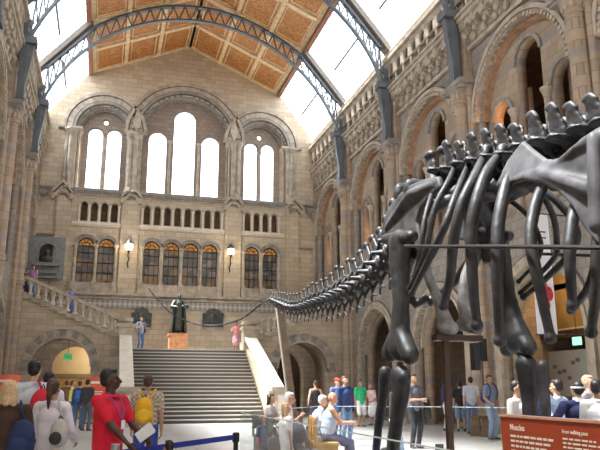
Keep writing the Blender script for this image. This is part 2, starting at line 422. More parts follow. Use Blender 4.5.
# pilasters between the arcades
for x in (AX - 3.16, AX + 3.16): trim(MB().box(x - .52, x + .52, L1 - .16, L1 + .02, 6.9, 12.6), BUFF)
for x in (sideC[0] - 2.05, sideC[1] + 2.05): trim(MB().box(x - .4, x + .42, L1 - .14, L1 + .02, 6.9, 12.6), BUFF)
# lower arcade: hoods, columns, stained glass
FAN = mat('amber_stained_glass', (.55, .25, .05), .4, noise=.5, nscale=9, emit=(.8, .33, .06), estr=.04)
LEAD = mat('window_lead', (.03, .03, .035), .5)
def stained():
    m = bpy.data.materials.new('leaded_glass'); m.use_nodes = True; N = m.node_tree.nodes; L = m.node_tree.links; b = N['Principled BSDF']
    g = N.new('ShaderNodeNewGeometry'); v = N.new('ShaderNodeTexVoronoi'); v.inputs['Scale'].default_value = 2.6; L.new(g.outputs['Position'], v.inputs['Vector'])
    r = N.new('ShaderNodeValToRGB'); r.color_ramp.interpolation = 'CONSTANT'
    e = r.color_ramp.elements; e[0].color = (.17, .14, .11, 1); e[1].position = .4; e[1].color = (.26, .21, .17, 1)
    for p, c in ((.6, (.12, .13, .12, 1)), (.75, (.32, .2, .08, 1)), (.88, (.2, .09, .09, 1))): q = e.new(p); q.color = c
    L.new(v.outputs['Color'], r.inputs[0]); L.new(r.outputs[0], b.inputs['Base Color']); b.inputs['Roughness'].default_value = .2
    return m
LG = stained()
for x in doors:
    wo = struct(MB().box(x - .48, x + .48, L1 + .3, L1 + .36, 7.5, 9.72).build('window_%d' % 4, LG))
    MB().prism(arch(x, .48, 9.72, 9.722), FY, L1 + .3, L1 + .36).build('fanlight', FAN, wo)
    m = MB()
    for q in (-.48, -.16, .16, .44): m.box(x + q, x + q + .035, L1 + .24, L1 + .3, 7.5, 9.75)
    for z in (7.5, 8.1, 8.7, 9.28, 9.7): m.box(x - .48, x + .48, L1 + .24, L1 + .3, z, z + .045)
    m.ring(x, 9.72, .42, .48, FY, L1 + .22, L1 + .3); m.ring(x, 9.72, .2, .235, FY, L1 + .24, L1 + .3)
    for a in (36, 72, 108, 144): m.bar((x + .2 * math.cos(R(a)), L1 + .27, 9.72 + .2 * math.sin(R(a))), (x + .46 * math.cos(R(a)), L1 + .27, 9.72 + .46 * math.sin(R(a))), .03, .03)
    m.build('lead_grid', LEAD, wo)
    trim(MB().ring(x, 9.72, .48, .57, FY, L1 - .05, L1 + .3).ring(x, 9.72, .58, .68, FY, L1 - .1, L1 + .05), TRIMG)
for a in (doorsL, doorsM, sorted(mir(x) for x in doorsL)):
    st = a[1] - a[0]
    for x in [a[0] - st / 2] + [q + st / 2 for q in a]:
        trim(shaft(MB(), x, L1 - .07, 7.55, 9.72, .085).box(x - .14, x + .14, L1 - .36, L1 + .02, 6.9, 7.52).box(x - .14, x + .14, L1 - .2, L1 + .1, 9.68, 9.78), TRIM)
    for k in range(3): trim(MB().box(a[0] - st / 2, a[-1] + st / 2, L1 - .3 + .09 * k, L1 + .02, 6.9 + .2 * k, 7.1 + .2 * k), TRIM)
# ledge, frieze, lower wall behind the landing
struct(MB().box(AX - HW - 4, AX + HW + 4, L1 - .45, L1 + .6, 6.45, 6.9).build('wall_back_ledge', TRIM))
trim(MB().box(AX - HW, AX + HW, L1 - .6, L1 - .4, 6.72, 6.88).box(AX - HW, AX + HW, L1 - .54, L1 - .4, 6.5, 6.6))
fz = bpy.data.materials.new('frieze_lozenge'); fz.use_nodes = True; N, L = fz.node_tree.nodes, fz.node_tree.links; b = N['Principled BSDF']
g = N.new('ShaderNodeNewGeometry'); mp = N.new('ShaderNodeMapping'); mp.inputs['Rotation'].default_value = (0, R(45), 0); L.new(g.outputs['Position'], mp.inputs[0])
ck = N.new('ShaderNodeTexChecker'); ck.inputs['Scale'].default_value = 5; L.new(mp.outputs[0], ck.inputs[0]); ck.inputs[1].default_value = (.52, .47, .38, 1); ck.inputs[2].default_value = (.27, .26, .245, 1)
L.new(ck.outputs[0], b.inputs['Base Color']); b.inputs['Roughness'].default_value = .8
trim(MB().box(-4.8, 13.2, 40.98, 41.1, 6.0, 6.45), fz)
OY = 36.0    # front face of the side flights and landing edge line
xl_, xr_ = aY(50, 390, 41).x, aY(95, 390, 41).x; cxL = aY(61, 360, OY).x; cxR = 2 * AX - cxL + .0
struct(plate('wall_back_lower', [(AX - HW - 4, 0), (AX + HW + 4, 0), (AX + HW + 4, 6.46), (AX - HW - 4, 6.46)],
             [arch((xl_ + xr_) / 2, (xr_ - xl_) / 2, 0.01, aY(70, 346, 41).z - (xr_ - xl_) / 2), arch(cxR - .1, 1.6, 0.01, 2.3)], FY, 41.05, 41.9, BUFF))
# rooms seen through the passages below the flights
CREAM = mat('cream_plaster', (.62, .52, .36), .9, noise=.05, nscale=1)
struct(MB().box(cxL - 3, cxL + 3, 45, 45.2, 0, 5).build('wall_passage_left', CREAM))
struct(MB().box(cxL - 3, cxL - 2.9, 41.9, 45, 0, 5).box(cxL + 2.9, cxL + 3, 41.9, 45, 0, 5).build('wall_passage_side', CREAM))
struct(MB().box(AX - HW - 4.5, AX + HW + 4.5, 41.9, 46, 4.9, 5.1).build('ceiling_passage', CREAM))
added_lamp_args = (cxL + 1.6, 43.4, 3.6, 'unseen globe lamp added to light the left passage', 22, (1, .86, .62))  # no fixture in view; lamp added to brighten the passage
DKB = mat('dark_brown_timber', (.09, .04, .02), .5, noise=.2)
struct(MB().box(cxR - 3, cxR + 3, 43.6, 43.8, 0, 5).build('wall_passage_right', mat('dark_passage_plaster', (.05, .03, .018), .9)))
# ================================================================ STAIRCASE
SB, ST, ZL = 30.3, 35.7, 3.4
sx0, sx1 = 1.28, 7.05
NS = 20
RISER = mat('stair_stone', (.36, .34, .31), .6, noise=.12, nscale=4)
TREAD = mat('stair_nosing', (.60, .58, .54), .5)
stair = thing('staircase', 'wide flight of dark stone steps rising to the half landing', 'staircase', (0, 0, 0))
m = MB(); t = MB()
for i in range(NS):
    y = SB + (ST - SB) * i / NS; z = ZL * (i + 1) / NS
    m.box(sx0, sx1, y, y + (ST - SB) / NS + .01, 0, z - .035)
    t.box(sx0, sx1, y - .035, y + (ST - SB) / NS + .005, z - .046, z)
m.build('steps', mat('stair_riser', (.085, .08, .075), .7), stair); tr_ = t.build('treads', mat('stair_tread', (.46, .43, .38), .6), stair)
struct(MB().box(sx0 - 1.0, sx1 + 1.0, ST, 41.05, 3.0, ZL).build('floor_landing', RISER))
struct(MB().box(sx0 - 1.0, sx1 + 1.0, ST + .02, 36.0, 0, 3.0).build('wall_landing_front', BUFF))
# raking balustrades of the main flight
def raking(name, label, x0, x1, open_side):
    o = thing(name, label, 'balustrade', (0, 0, 0))
    ya, za, yb, zb = 29.5, 1.38, 35.5, 4.02
    f = lambda y: za + (zb - za) * (y - ya) / (yb - ya)
    g_ = lambda y: max(0, min(ZL, ZL * (y - SB) / (ST - SB))) 
    poly = [(ya, 0), (ya, max(.4, f(ya) - .75)), (yb, f(yb) - .55), (yb, 0)]
    MB().prism(poly, FX, x0 + .08, x1 - .08).build('plinth', BUFF, o)
    MB().prism([(ya - .1, f(ya) - .1), (ya - .1, f(ya) + .06), (yb, f(yb) + .06), (yb, f(yb) - .12)], FX, x0, x1).build('coping', PALE, o)
    k = 15
    for i in range(k):
        y = ya + .25 + (yb - ya - .4) * i / (k - 1); zz0 = max(.4, f(ya) - .75) + (f(yb) - .55 - max(.4, f(ya) - .75)) * (y - ya) / (yb - ya); zz1 = f(y) - .08
        h = zz1 - zz0
        MB().lathe((x0 + x1) / 2, y, [(.1, zz0 - .06), (.1, zz0 + .06), (.06, zz0 + .1), (.11, zz0 + h * .4), (.07, zz0 + h * .75), (.1, zz1 - .04), (.1, zz1 + .02)], 10).build('baluster', PALE, o)
    n_ = MB().box(x0 - .08, x1 + .08, ya - .85, ya + .02, 0, 1.35).box(x0 - .16, x1 + .16, ya - .93, ya + .08, 1.35, 1.53).box(x0 - .14, x1 + .14, ya - .91, ya + .06, 0, .3)
    nn = n_.build('newel', TRIM, o)
    MB().box(x0 + .1, x1 - .1, ya - .87, ya - .84, .45, 1.2).build('carved_panel', PALE, nn)
    MB().box(x0 - .08, x1 + .08, yb - .05, yb + .55, ZL - .1, 4.45).box(x0 - .16, x1 + .16, yb - .13, yb + .63, 4.45, 4.62).build('newel', TRIM, o)
    return o
raking('balustrade', 'sloping stone balustrade with white coping right of the main steps', sx1, sx1 + .62, -1)
raking('balustrade', 'sloping stone balustrade left of the main steps', sx0 - .6, sx0, 1)

# ---- side flights: wall with a passage arch, stepped base and balustrade
SL = (6.8 - 4.62) / 5.2
def flight(sgn, label, cx):
    X = lambda q: AX + sgn * q                        # q = distance from the axis
    q0, q1 = AX - 1.0, 8.9
    top = lambda q: 3.95 + SL * (q - q0)
    qe = q0 + (6.0 - 3.95) / SL
    pts = [(X(q0), 0), (X(q0), top(q0)), (X(qe), top(qe)), (X(q1), top(qe)), (X(q1), 0)]
    hc = abs(cx - AX)
    wl = struct(plate('wall_side_flight', pts, [arch(cx, 1.42, 0.01, 2.5, 20)], FY, OY, OY + 2.4, BUFF))
    # ring of voussoirs in two stones
    m = MB(); m2 = MB(); nv = 17
    for i in range(nv):
        (m if i % 2 else m2).ring(cx, 2.5, 1.45, 1.82, FY, OY - .05, OY + .1, PI * i / nv, PI * (i + 1) / nv, 3)
    trim(m, TRIM); trim(m2, TRIMG)
    trim(MB().ring(cx, 2.5, 1.36, 1.46, FY, OY - .1, OY + .3).ring(cx, 2.5, 1.82, 1.9, FY, OY - .1, OY + .1), TRIM)
    for s in (-1, 1): trim(MB().box(cx + s * 1.42, cx + s * 1.85, OY - .1, OY + .2, 2.3, 2.5), TRIMG)
    o = thing('balustrade', label, 'balustrade', (0, 0, 0))
    m = MB(); st = .42; q = q0
    while q < qe - .05:
        z = top(q); m.box(X(q), X(q + st), OY - .12, OY + .5, z - .12, z + .08 + 0 * st); q += st
    m.box(X(qe), X(q1), OY - .12, OY + .5, 5.95, 6.1)
    m.build('stepped_base', TRIM, o)
    r0, r1 = top(q0) + .72, top(qe) + .72
    MB().prism([(X(q0), r0), (X(q0), r0 + .17), (X(qe), r1 + .17), (X(q1), r1 + .17), (X(q1), r1), (X(qe), r1)], FY, OY - .14, OY + .42).build('coping', TRIM, o)
    k = 13
    for i in range(k):
        q = q0 + .35 + (qe - q0 - .5) * i / (k - 1); z0, z1 = top(q) + .04, top(q) + .74
        MB().lathe(X(q), OY + .13, [(.13, z0), (.13, z0 + .1), (.07, z0 + .14), (.08, z0 + .45), (.14, z0 + .56), (.2, z1)], 10).build('baluster', PALE, o)
    for i in range(8):
        q = qe + .3 + .5 * i
        if q < q1: MB().lathe(X(q), OY + .13, [(.13, 6.08), (.13, 6.2), (.07, 6.24), (.08, 6.5), (.2, 6.75)], 10).build('baluster', PALE, o)
    q = q0 - .25
    nn = MB().box(X(q), X(q + .62), OY - .2, OY + .5, 3.3, 4.78).box(X(q - .07), X(q + .7), OY - .27, OY + .57, 4.78, 4.95).build('newel', TRIM, o)
    MB().box(X(q + .12), X(q + .5), OY - .24, OY - .19, 3.9, 4.6).build('carved_panel', PALE, nn)
    m = MB(); q = q0 + .4
    while q < qe: m.box(X(q), X(q + .45), OY + .5, OY + 2.4, top(q) - .45, top(q) - .2); q += .45
    struct(m.build('floor_flight', RISER))
    struct(MB().box(X(qe), X(q1), OY + .4, 41.0, 5.6, 5.9).build('floor_gallery_return', RISER))
flight(-1, 'stepped stone balustrade climbing up to the left above the entrance arch with the exit sign', cxL)
flight(1, 'stepped stone balustrade climbing up behind the skeleton tail', cxR)
# ================================================================ SIDE WALLS (one bay, repeated)
GAL = mat('gallery_brown', (.20, .13, .08), .85, noise=.2, nscale=1.5)
def FXr(a, b, d): return (d, a, b)
parts = []
def P(mb, name, m, **k):
    o = mb.build(name, m, **k); parts.append(o); return o
H_ = -PITCH / 2
bigR = 2.62
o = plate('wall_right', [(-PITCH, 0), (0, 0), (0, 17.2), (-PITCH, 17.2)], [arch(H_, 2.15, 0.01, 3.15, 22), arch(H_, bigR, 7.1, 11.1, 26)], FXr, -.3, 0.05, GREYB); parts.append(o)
o = plate('wall_right_inner', [(-PITCH, 0), (0, 0), (0, 14.6), (-PITCH, 14.6)], [arch(H_, 1.85, 0.01, 3.15, 22), arch(-1.7, .56, 7.9, 10.95, 14), arch(-5.15, .56, 7.9, 10.95, 14), arch(-3.42, .68, 7.9, 12.45, 14)], FXr, .05, .42, PIER); parts.append(o)
P(MB().ring(H_, 11.1, bigR, bigR + .12, FXr, -.42, 0).ring(H_, 11.1, bigR + .14, bigR + .3, FXr, -.5, 0), 'trim_1', TRIM)
P(MB().ring(H_, 11.1, bigR + .12, bigR + .14, FXr, -.4, 0).ring(H_, 11.1, bigR + .3, bigR + .36, FXr, -.36, 0).ring(H_, 3.15, 2.5, 2.56, FXr, -.34, 0), 'trim_1', TRIMD)
P(MB().ring(H_, 11.1, bigR - .16, bigR, FXr, -.18, .06), 'trim_1', ROSY)
m = MB()
for i in range(40): m.ring(H_, 11.1, bigR - .04, bigR + .1, FXr, -.47, -.4, PI * i / 40 + .015, PI * (i + 1) / 40 - .015, 1)
P(m, 'trim_1', TRIM)
P(MB().ring(H_, 3.15, 2.15, 2.28, FXr, -.4, 0).ring(H_, 3.15, 2.3, 2.5, FXr, -.36, 0).ring(H_, 3.15, 2.0, 2.15, FXr, -.1, .06), 'trim_1', TRIM)
m = MB()
for s in (-1, 1): m.box(-.4, 0, H_ + s * 2.15, H_ + s * 2.5, 0, 3.15)
P(m, 'trim_1', TRIM)
for yc, hw in ((-1.7, .56), (-5.15, .56), (-3.42, .68)):
    P(MB().ring(yc, 12.45 if hw > .6 else 10.95, hw, hw + .14, FXr, -.04, .06, n=16), 'trim_1', TRIMG)
m = MB()
for y in (-2.5, -4.35): shaft(m, -.02, y, 7.1, 10.9, .12)
P(m, 'trim_1', TRIM)
# gallery interior and aisle bay
P(MB().box(.75, 4.6, -PITCH, 0, 6.4, 6.9), 'floor_gallery', GAL)
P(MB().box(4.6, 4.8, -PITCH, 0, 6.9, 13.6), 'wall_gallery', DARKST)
P(MB().box(.75, .85, -2.4, -1.1, 7.5, 11.9).box(.75, .85, -5.75, -4.45, 7.5, 11.9), 'wall_niche', PIER)
P(MB().box(4.6, 4.8, -PITCH, 0, 0, 6.4), 'wall_aisle', PIER)
P(MB().box(.75, 4.8, -PITCH, 0, 13.6, 13.9), 'ceiling_gallery', GAL)
P(MB().box(.75, 4.6, -.2, .2, 0, 6.4), 'wall_aisle_partition', PIER)
m = MB()
for y in (-PITCH / 2 - 2.6, ): pass
P(MB().box(.2, .5, -PITCH + .6, -.6, 7.7, 7.85).box(.28, .42, -PITCH + .6, -.6, 6.9, 7.0), 'trim_1', TRIM)
# first-floor string and second gallery: corbel table, parapet colonnade
P(MB().box(-.45, 0, -PITCH, 0, 14.15, 14.3).box(-.75, 0, -PITCH, 0, 15.35, 15.6).box(-.85, 0, -PITCH, 0, 15.52, 15.62), 'trim_1', TRIM)
m = MB(); k = 9
for i in range(k):
    y = -PITCH * (i + .5) / k
    m.prism([(0, 14.3), (-.32, 14.55), (-.5, 14.95), (-.68, 15.2), (-.68, 15.35), (0, 15.35)], lambda a, b, d: (a, d, b), y - .14, y + .14)
    m.ring(y + PITCH / k / 2, 15.0, .16, .36, FXr, -.62, -.3, n=8)
    m.ell((-.5, y, 14.75), (.12, .12, .14), n=8, m=6)
    m.ell((-.34, y + PITCH / k / 2, 14.62), (.12, .17, .2), n=8, m=6)
P(m, 'trim_1', TRIM)
m = MB(); k = 8
for i in range(k + 1):
    y = -PITCH * i / k
    shaft(m, -.6, y, 15.6, 16.75, .08, 8)
P(m, 'trim_1', TRIM)
o = plate('trim_1', [(-PITCH, 16.2), (0, 16.2), (0, 17.0), (-PITCH, 17.0)], [arch(-PITCH * (i + .5) / k, .27, 16.21, 16.55, 8) for i in range(k)], FXr, -.7, -.5, TRIM); parts.append(o)
P(MB().box(-.85, -.4, -PITCH, 0, 17.0, 17.2), 'trim_1', TRIM)
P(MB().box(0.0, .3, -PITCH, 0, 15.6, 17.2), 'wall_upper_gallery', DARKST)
P(MB().box(-.5, 5, -PITCH, 0, 17.2, 17.35), 'ceiling_upper_gallery', GAL)
# pier at the bay's far end
m = MB(); m.box(-.5, .1, -.5, .5, 0, 12.3).box(-.62, .1, -.62, .62, 0, 1.1).box(-.56, .1, -.56, .56, 1.1, 1.25)
P(m, 'wall_pier', PIER)
m = MB()
m.lathe(-.6, 0, [(.38, 0), (.38, 1.1), (.3, 1.2), (.27, 1.35), (.27, 6.3), (.32, 6.35), (.32, 6.55), (.27, 6.6), (.27, 12.0), (.33, 12.05), (.3, 12.15), (.48, 12.6), (.5, 12.7)], 16)
for s in (-1, 1):
    m.lathe(-.48, s * .42, [(.2, 0), (.2, 1.1), (.14, 1.25), (.12, 1.4), (.12, 12.1), (.17, 12.15), (.14, 12.25), (.26, 12.6)], 12)
P(m, 'trim_1', PIER)
P(MB().box(-1.05, 0, -.72, .72, 12.66, 12.85).box(-.98, 0, -.66, .66, 12.56, 12.66), 'trim_1', TRIMG)
P(MB().box(-.55, 0.05, -.42, .42, 12.85, 17.1), 'wall_pier_upper', PIER)
m = MB()
for z in (12.35, ): 
    for a in range(10): m.ell((-.6 + .34 * math.cos(a * PI / 5), .34 * math.sin(a * PI / 5), z), (.08, .08, .16), n=6, m=5)
P(m, 'trim_1', TRIM)
base_parts = list(parts)
first = True
for side in (1, -1):
    for i, y in enumerate(PIERS[:-1] if side > 0 else PIERS[:3]):
        for o in base_parts:
            if y > 41 and ('pier' in o.name): pass
            c = o if first else o.copy()
            if not first: COL.objects.link(c)
            if side < 0:
                c.scale = (-1, 1, 1); c.name = o.name.split('.')[0].replace('right', 'left')
            c.location = (AX + side * HW, y - .0, 0); c['kind'] = 'structure'
        first = False
# plain continuation of the left wall, out of the picture, so light bounces as in the hall
struct(MB().box(AX - HW - .3, AX - HW, -12, 21.7, 0, 17.3).build('wall_left_front', BUFF))
struct(MB().box(AX + HW, AX + HW + .3, -12, -5.1, 0, 17.3).build('wall_right_front', BUFF))
struct(plate('wall_front', [(AX - HW - 5, 0), (AX + HW + 5, 0), (AX + HW + 5, 17.4), (AX, 23.5), (AX - HW - 5, 17.4)], [arch(AX + q, 1.2, 4.5, 10.0) for q in (-5, 0, 5)], FY, -12.3, -12, BUFF))
# warm gallery lamps
BULB = mat('lit_lamp_globe', (1, .8, .5), .4, emit=(1.0, .62, .28), estr=4)
def gallery_lamp(x, y, z, label, power=60, col=(1, .55, .2)):
    o = thing('gallery_lamp', label, 'lamp', (x, y, z))
    MB().ell((0, 0, 0), (.11, .11, .13)).build('lamp_globe', BULB, o, smooth=True)
    MB().tube([(0, 0, .1), (0, 0, .35)], .02, 6).lathe(0, 0, [(.1, .33), (.1, .37)], 8).build('lamp_stem', LEAD, o)
    l = bpy.data.lights.new('lamp_light', 'POINT'); l.energy = power; l.color = col; l.shadow_soft_size = .12
    q = bpy.data.objects.new('lamp_light', l); COL.objects.link(q); q.parent = o; q.location = (0, 0, -.2)
def niche_lamp(yc, z, label, power):
    gallery_lamp(AX + HW + .6, yc, z, label, power, (1, .42, .10))
    struct(MB().box(AX + HW + .59, AX + HW + .61, yc - .01, yc + .01, z + .34, z + 1.0).build('trim_90', LEAD))
gallery_lamp(*added_lamp_args)
struct(MB().box(cxL + 1.59, cxL + 1.61, 43.39, 43.41, 3.9, 4.9).build('trim_92', LEAD))
niche_lamp(41.8 - 1.75, 9.8, 'warm globe lamp in the niche next to the end wall', 1.5)
niche_lamp(28.4 - 5.1, 9.6, 'warm globe lamp in the niche left of the third pier', 1.5)
niche_lamp(35.1 - 1.75, 9.8, 'warm globe lamp in the niche of the second bay', 1.5)
niche_lamp(21.7 - 1.75, 10.0, 'warm globe lamp in the orange-lit niche above the skeleton back', 45)
for yq, lb in ((19.2, 'warm globe lamp added to light the aisle bay left of the white banner'), (16.6, 'warm globe lamp added to light the aisle bay right of the white banner')):
    gallery_lamp(AX + HW + 1.6, yq, 5.6, lb, 20, (1, .74, .40))  # added lamps, unseen fixtures that brighten the bay around the banner
    struct(MB().box(AX + HW + 1.59, AX + HW + 1.61, yq - .01, yq + .01, 5.9, 6.4).build('trim_91', LEAD))

# ================================================================ ROOF
def timber():
    m = bpy.data.materials.new('painted_ceiling_panel'); m.use_nodes = True; N = m.node_tree.nodes; L = m.node_tree.links; b = N['Principled BSDF']
    g = N.new('ShaderNodeNewGeometry'); v = N.new('ShaderNodeTexNoise'); v.inputs['Scale'].default_value = 2.6; v.inputs['Detail'].default_value = 3; v.inputs['Distortion'].default_value = 3
    L.new(g.outputs['Position'], v.inputs['Vector']); r = N.new('ShaderNodeValToRGB'); e = r.color_ramp.elements
    e[0].position = .42; e[0].color = (.42, .15, .04, 1); e[1].position = .66; e[1].color = (.66, .36, .12, 1)
    L.new(v.outputs['Fac'], r.inputs[0]); L.new(r.outputs[0], b.inputs['Base Color']); b.inputs['Roughness'].default_value = .6
    return m
PANEL = timber()
for s in (-1, 1):
    def W(q, y, z, s=s): return (AX + s * q, y, z)
    def onroof(q): return 20.85 + (23.45 - 20.85) * (1 - q / 6.0)
    o = struct(MB().prism([(0, 23.45), (6.0, 20.85), (6.0, 21.0), (0, 23.6)], lambda a, b, d: (AX + s * a, d, b), -12, 41.9).build('ceiling', PANEL))
    # coffer ribs
    for Y in [y - PITCH * k / 2 for y in PIERS[:-1] for k in (0, 1)] + [41.4]:
        struct(MB().bar(W(0, Y, 23.42), W(6.0, Y, 20.82), .24, .18).build('trim_80', GILT))
    for q in (0.02, 2.0, 4.0, 5.85):
        struct(MB().bar(W(q, -12, onroof(q) - .04), W(q, 41.4, onroof(q) - .04), .22, .18).build('trim_81', GILT))
    for q in (1.0, 3.0, 5.0): pass
    k = MB()
    for Y in [y - PITCH * j / 2 for y in PIERS[:-1] for j in (0, 1)]:
        for q in (1.0, 3.0, 4.95):
            y0, y1, q0, q1 = Y - .3, Y - PITCH / 2 + .3, q - .72, q + .72
            for a, b_ in (((q0, y0), (q1, y0)), ((q1, y0), (q1, y1)), ((q1, y1), (q0, y1)), ((q0, y1), (q0, y0))):
                k.bar(W(a[0], a[1], onroof(a[0]) - .02), W(b_[0], b_[1], onroof(b_[0]) - .02), .06, .06)
    struct(k.build('trim_82', GILT))
    for Y in PIERS[1:]:
        struct(MB().bar(W(SK0[0] - .05, Y, SK0[1] - .05), W(SK1[0] + .1, Y, SK1[1] - .16), .62, .26).build('trim_85', RAFT))
    struct(MB().bar(W(SK1[0] - .22, -12, SK1[1] + .22), W(SK1[0] - .22, 41.5, SK1[1] + .22), .4, .08).build('trim_86', PALE))
    # purlin and skylight framing
    struct(MB().box(AX + s * 5.95, AX + s * 6.2, -12, 41.5, 20.55, 20.9).build('trim_83', IRONR))
    struct(MB().box(AX + s * 8.75, AX + s * 9.0, -12, 41.5, 17.2, 17.42).build('trim_84', TRIM))
    for i, Y in enumerate(PIERS[:-1]):
        wn = struct(MB().bar(W(SK0[0], Y - .1, SK0[1]), W(SK1[0], Y - .1, SK1[1]), .14, .2).build('window_%d' % (10 + i), IRON))
        f = MB()
        f.bar(W(SK0[0], Y - PITCH + .1, SK0[1]), W(SK1[0], Y - PITCH + .1, SK1[1]), .14, .2)
        for t_ in (.0, .97):
            q, z = SK0[0] + (SK1[0] - SK0[0]) * t_, SK0[1] + (SK1[1] - SK0[1]) * t_
            f.bar(W(q, Y, z), W(q, Y - PITCH, z), .1, .12)
        f.build('window_frame', IRON, wn)
        f = MB()
        for j in range(1, 9):
            y = Y - PITCH * j / 9; f.bar(W(SK0[0], y, SK0[1]), W(SK1[0], y, SK1[1]), .02, .03)
        q, z = (SK0[0] + SK1[0]) / 2, (SK0[1] + SK1[1]) / 2
        f.bar(W(q, Y - 1.5, z - .03), W(q, Y - PITCH + 1.5, z - .03), .09, .08)
        f.build('glazing_bar', IRON, wn)
        MB().prism([(SK0[0], SK0[1] + .05), (SK1[0], SK1[1] + .05), (SK1[0], SK1[1] + .06), (SK0[0], SK0[1] + .06)], lambda a, b, d: (AX + s * a, d, b), Y, Y - PITCH).build('pane', GLASSW, wn)
# ---- iron trusses
def truss(Y, label):
    o = thing('roof_truss', label, 'roof truss', (AX, Y, 12.85), group=None)
    z0 = 12.85
    # lower chord: arc; upper chord: straight along the glazing, arc over the nave
    Rr = 8.5; cz = 21.7 - Rr
    a_end = math.acos(8.05 / Rr)
    low = [(Rr * math.cos(a), cz + Rr * math.sin(a)) for a in [a_end + (PI - 2 * a_end) * i / 64 for i in range(65)]]
    def up(x, z):
        ax_ = abs(x)
        if ax_ > 5.7: return 20.5 - (ax_ - 5.7) * 1.18
        return 22.55 - 2.05 * (ax_ / 5.7) ** 2
    upper = [(x * 1.0 if abs(x) < 8 else x * 1.03, up(x, z)) for x, z in low]
    mb = MB()
    for i in range(64):
        for yy in (-.11, .11): pass
        mb.bar((low[i][0], 0, low[i][1] - z0), (low[i + 1][0], 0, low[i + 1][1] - z0), .3, .09, up=(0, 1, 0)) if False else None
    pts = low
    def strip(pts, w_, h_):
        m = MB(); n = len(pts); vs = []; fs = []
        for i, (x, z) in enumerate(pts):
            a, c = pts[max(i - 1, 0)], pts[min(i + 1, n - 1)]; d = Vector((c[0] - a[0], c[1] - a[1])).normalized(); nx, nz = -d.y, d.x
            for sy in (-1, 1):
                for sn in (-1, 1): vs.append((x + nx * h_ / 2 * sn, sy * w_ / 2, z - z0 + nz * h_ / 2 * sn))
        for i in range(n - 1):
            k = i * 4; fs += [(k, k + 4, k + 5, k + 1), (k + 2, k + 3, k + 7, k + 6), (k, k + 2, k + 6, k + 4), (k + 1, k + 5, k + 7, k + 3)]
        fs += [(0, 1, 3, 2), (n * 4 - 4, n * 4 - 2, n * 4 - 1, n * 4 - 3)]
        m.add(vs, fs); return m
    strip(low, .22, .10).build('lower_chord', IRON, o)
    strip(upper, .26, .12).build('upper_chord', IRON, o)
    for k in range(32):
        i = k * 2
        a, b_, c = low[i], upper[min(i + 1, 64)], low[min(i + 2, 64)]
        if abs(math.hypot(a[0] - b_[0], a[1] - b_[1])) < .15: continue
        MB().bar((a[0], 0, a[1] - z0), (b_[0], 0, b_[1] - z0), .07, .07, up=(0, 1, 0)).bar((b_[0], 0, b_[1] - z0), (c[0], 0, c[1] - z0), .07, .07, up=(0, 1, 0)).build('lattice_brace', IRON, o)
    for s in (-1, 1):
        m = MB()
        m.box(s * 8.05, s * 8.35, -.2, .2, 0, 2.9)
        m.prism([(s * 7.75, 2.75), (s * 8.4, 2.75), (s * 8.4, 3.05), (s * 7.75, 3.05)], lambda a, b, d: (a, d, b), -.3, .3)
        m.prism([(s * 8.05, .9), (s * 8.05, 2.75), (s * 7.82, 2.75)], lambda a, b, d: (a, d, b), -.14, .14)
        m.bar((s * 8.1, 0, 3.0), (s * 8.6, 0, 4.0), .12, .3); m.bar((s * 8.0, 0, 3.9), (s * 8.6, 0, 3.2), .08, .25)
        m.box(s * 8.5, s * 8.62, -.15, .15, 2.9, 4.6)
        m.box(s * 8.0, s * 8.4, -.26, .26, 0, .25)
        m.build('iron_post', IRON, o)
    return o
truss(35.1, 'arched blue-grey iron roof truss closest to the end wall')
truss(28.4, 'second arched iron roof truss from the end wall, cut by the top of the picture')
truss(21.7, 'third iron roof truss, only its feet beside the glazing in view')
# ================================================================ SKELETON
def bone_mat():
    m = bpy.data.materials.new('dark_cast_bone'); m.use_nodes = True; N = m.node_tree.nodes; L = m.node_tree.links; b = N['Principled BSDF']
    g = N.new('ShaderNodeNewGeometry'); n = N.new('ShaderNodeTexNoise'); n.inputs['Scale'].default_value = 5; n.inputs['Detail'].default_value = 7; n.inputs['Roughness'].default_value = .7
    L.new(g.outputs['Position'], n.inputs['Vector']); r = N.new('ShaderNodeValToRGB'); e = r.color_ramp.elements
    e[0].position = .35; e[0].color = (.009, .009, .009, 1); e[1].position = .72; e[1].color = (.045, .044, .046, 1)
    L.new(n.outputs['Fac'], r.inputs[0]); L.new(r.outputs[0], b.inputs['Base Color']); b.inputs['Roughness'].default_value = .5; b.inputs['Specular IOR Level'].default_value = .5
    bp = N.new('ShaderNodeBump'); bp.inputs['Strength'].default_value = .45; bp.inputs['Distance'].default_value = .02
    L.new(n.outputs['Fac'], bp.inputs['Height']); L.new(bp.outputs[0], b.inputs['Normal'])
    return m
BONE = bone_mat()
STEEL = mat('support_steel', (.10, .085, .07), .45, .5, noise=.2)
SK = thing('dinosaur_skeleton', 'huge dark cast skeleton of a long-tailed sauropod dinosaur on its plinth', 'skeleton', (4.2, 8.0, .25))
def bone(mb, name, vox=.022, m=None, sm=2, label=None):
    o = mb.build(name, m or BONE, SK, vox=vox, sm=sm, smooth=True, rough=(.008 if name == 'rib' else .016) if m is None else 0); o.location = -Vector(SK.location)
    if label: o['label'] = label
    return o
def mirx(p): return Vector((8.4 - p[0], p[1], p[2]))
def both(fn, name, **k):
    """the same bone for the right (near) and left (far) side"""
    bone(fn(lambda p: Vector(p)), name, **k); bone(fn(mirx), name, **k)
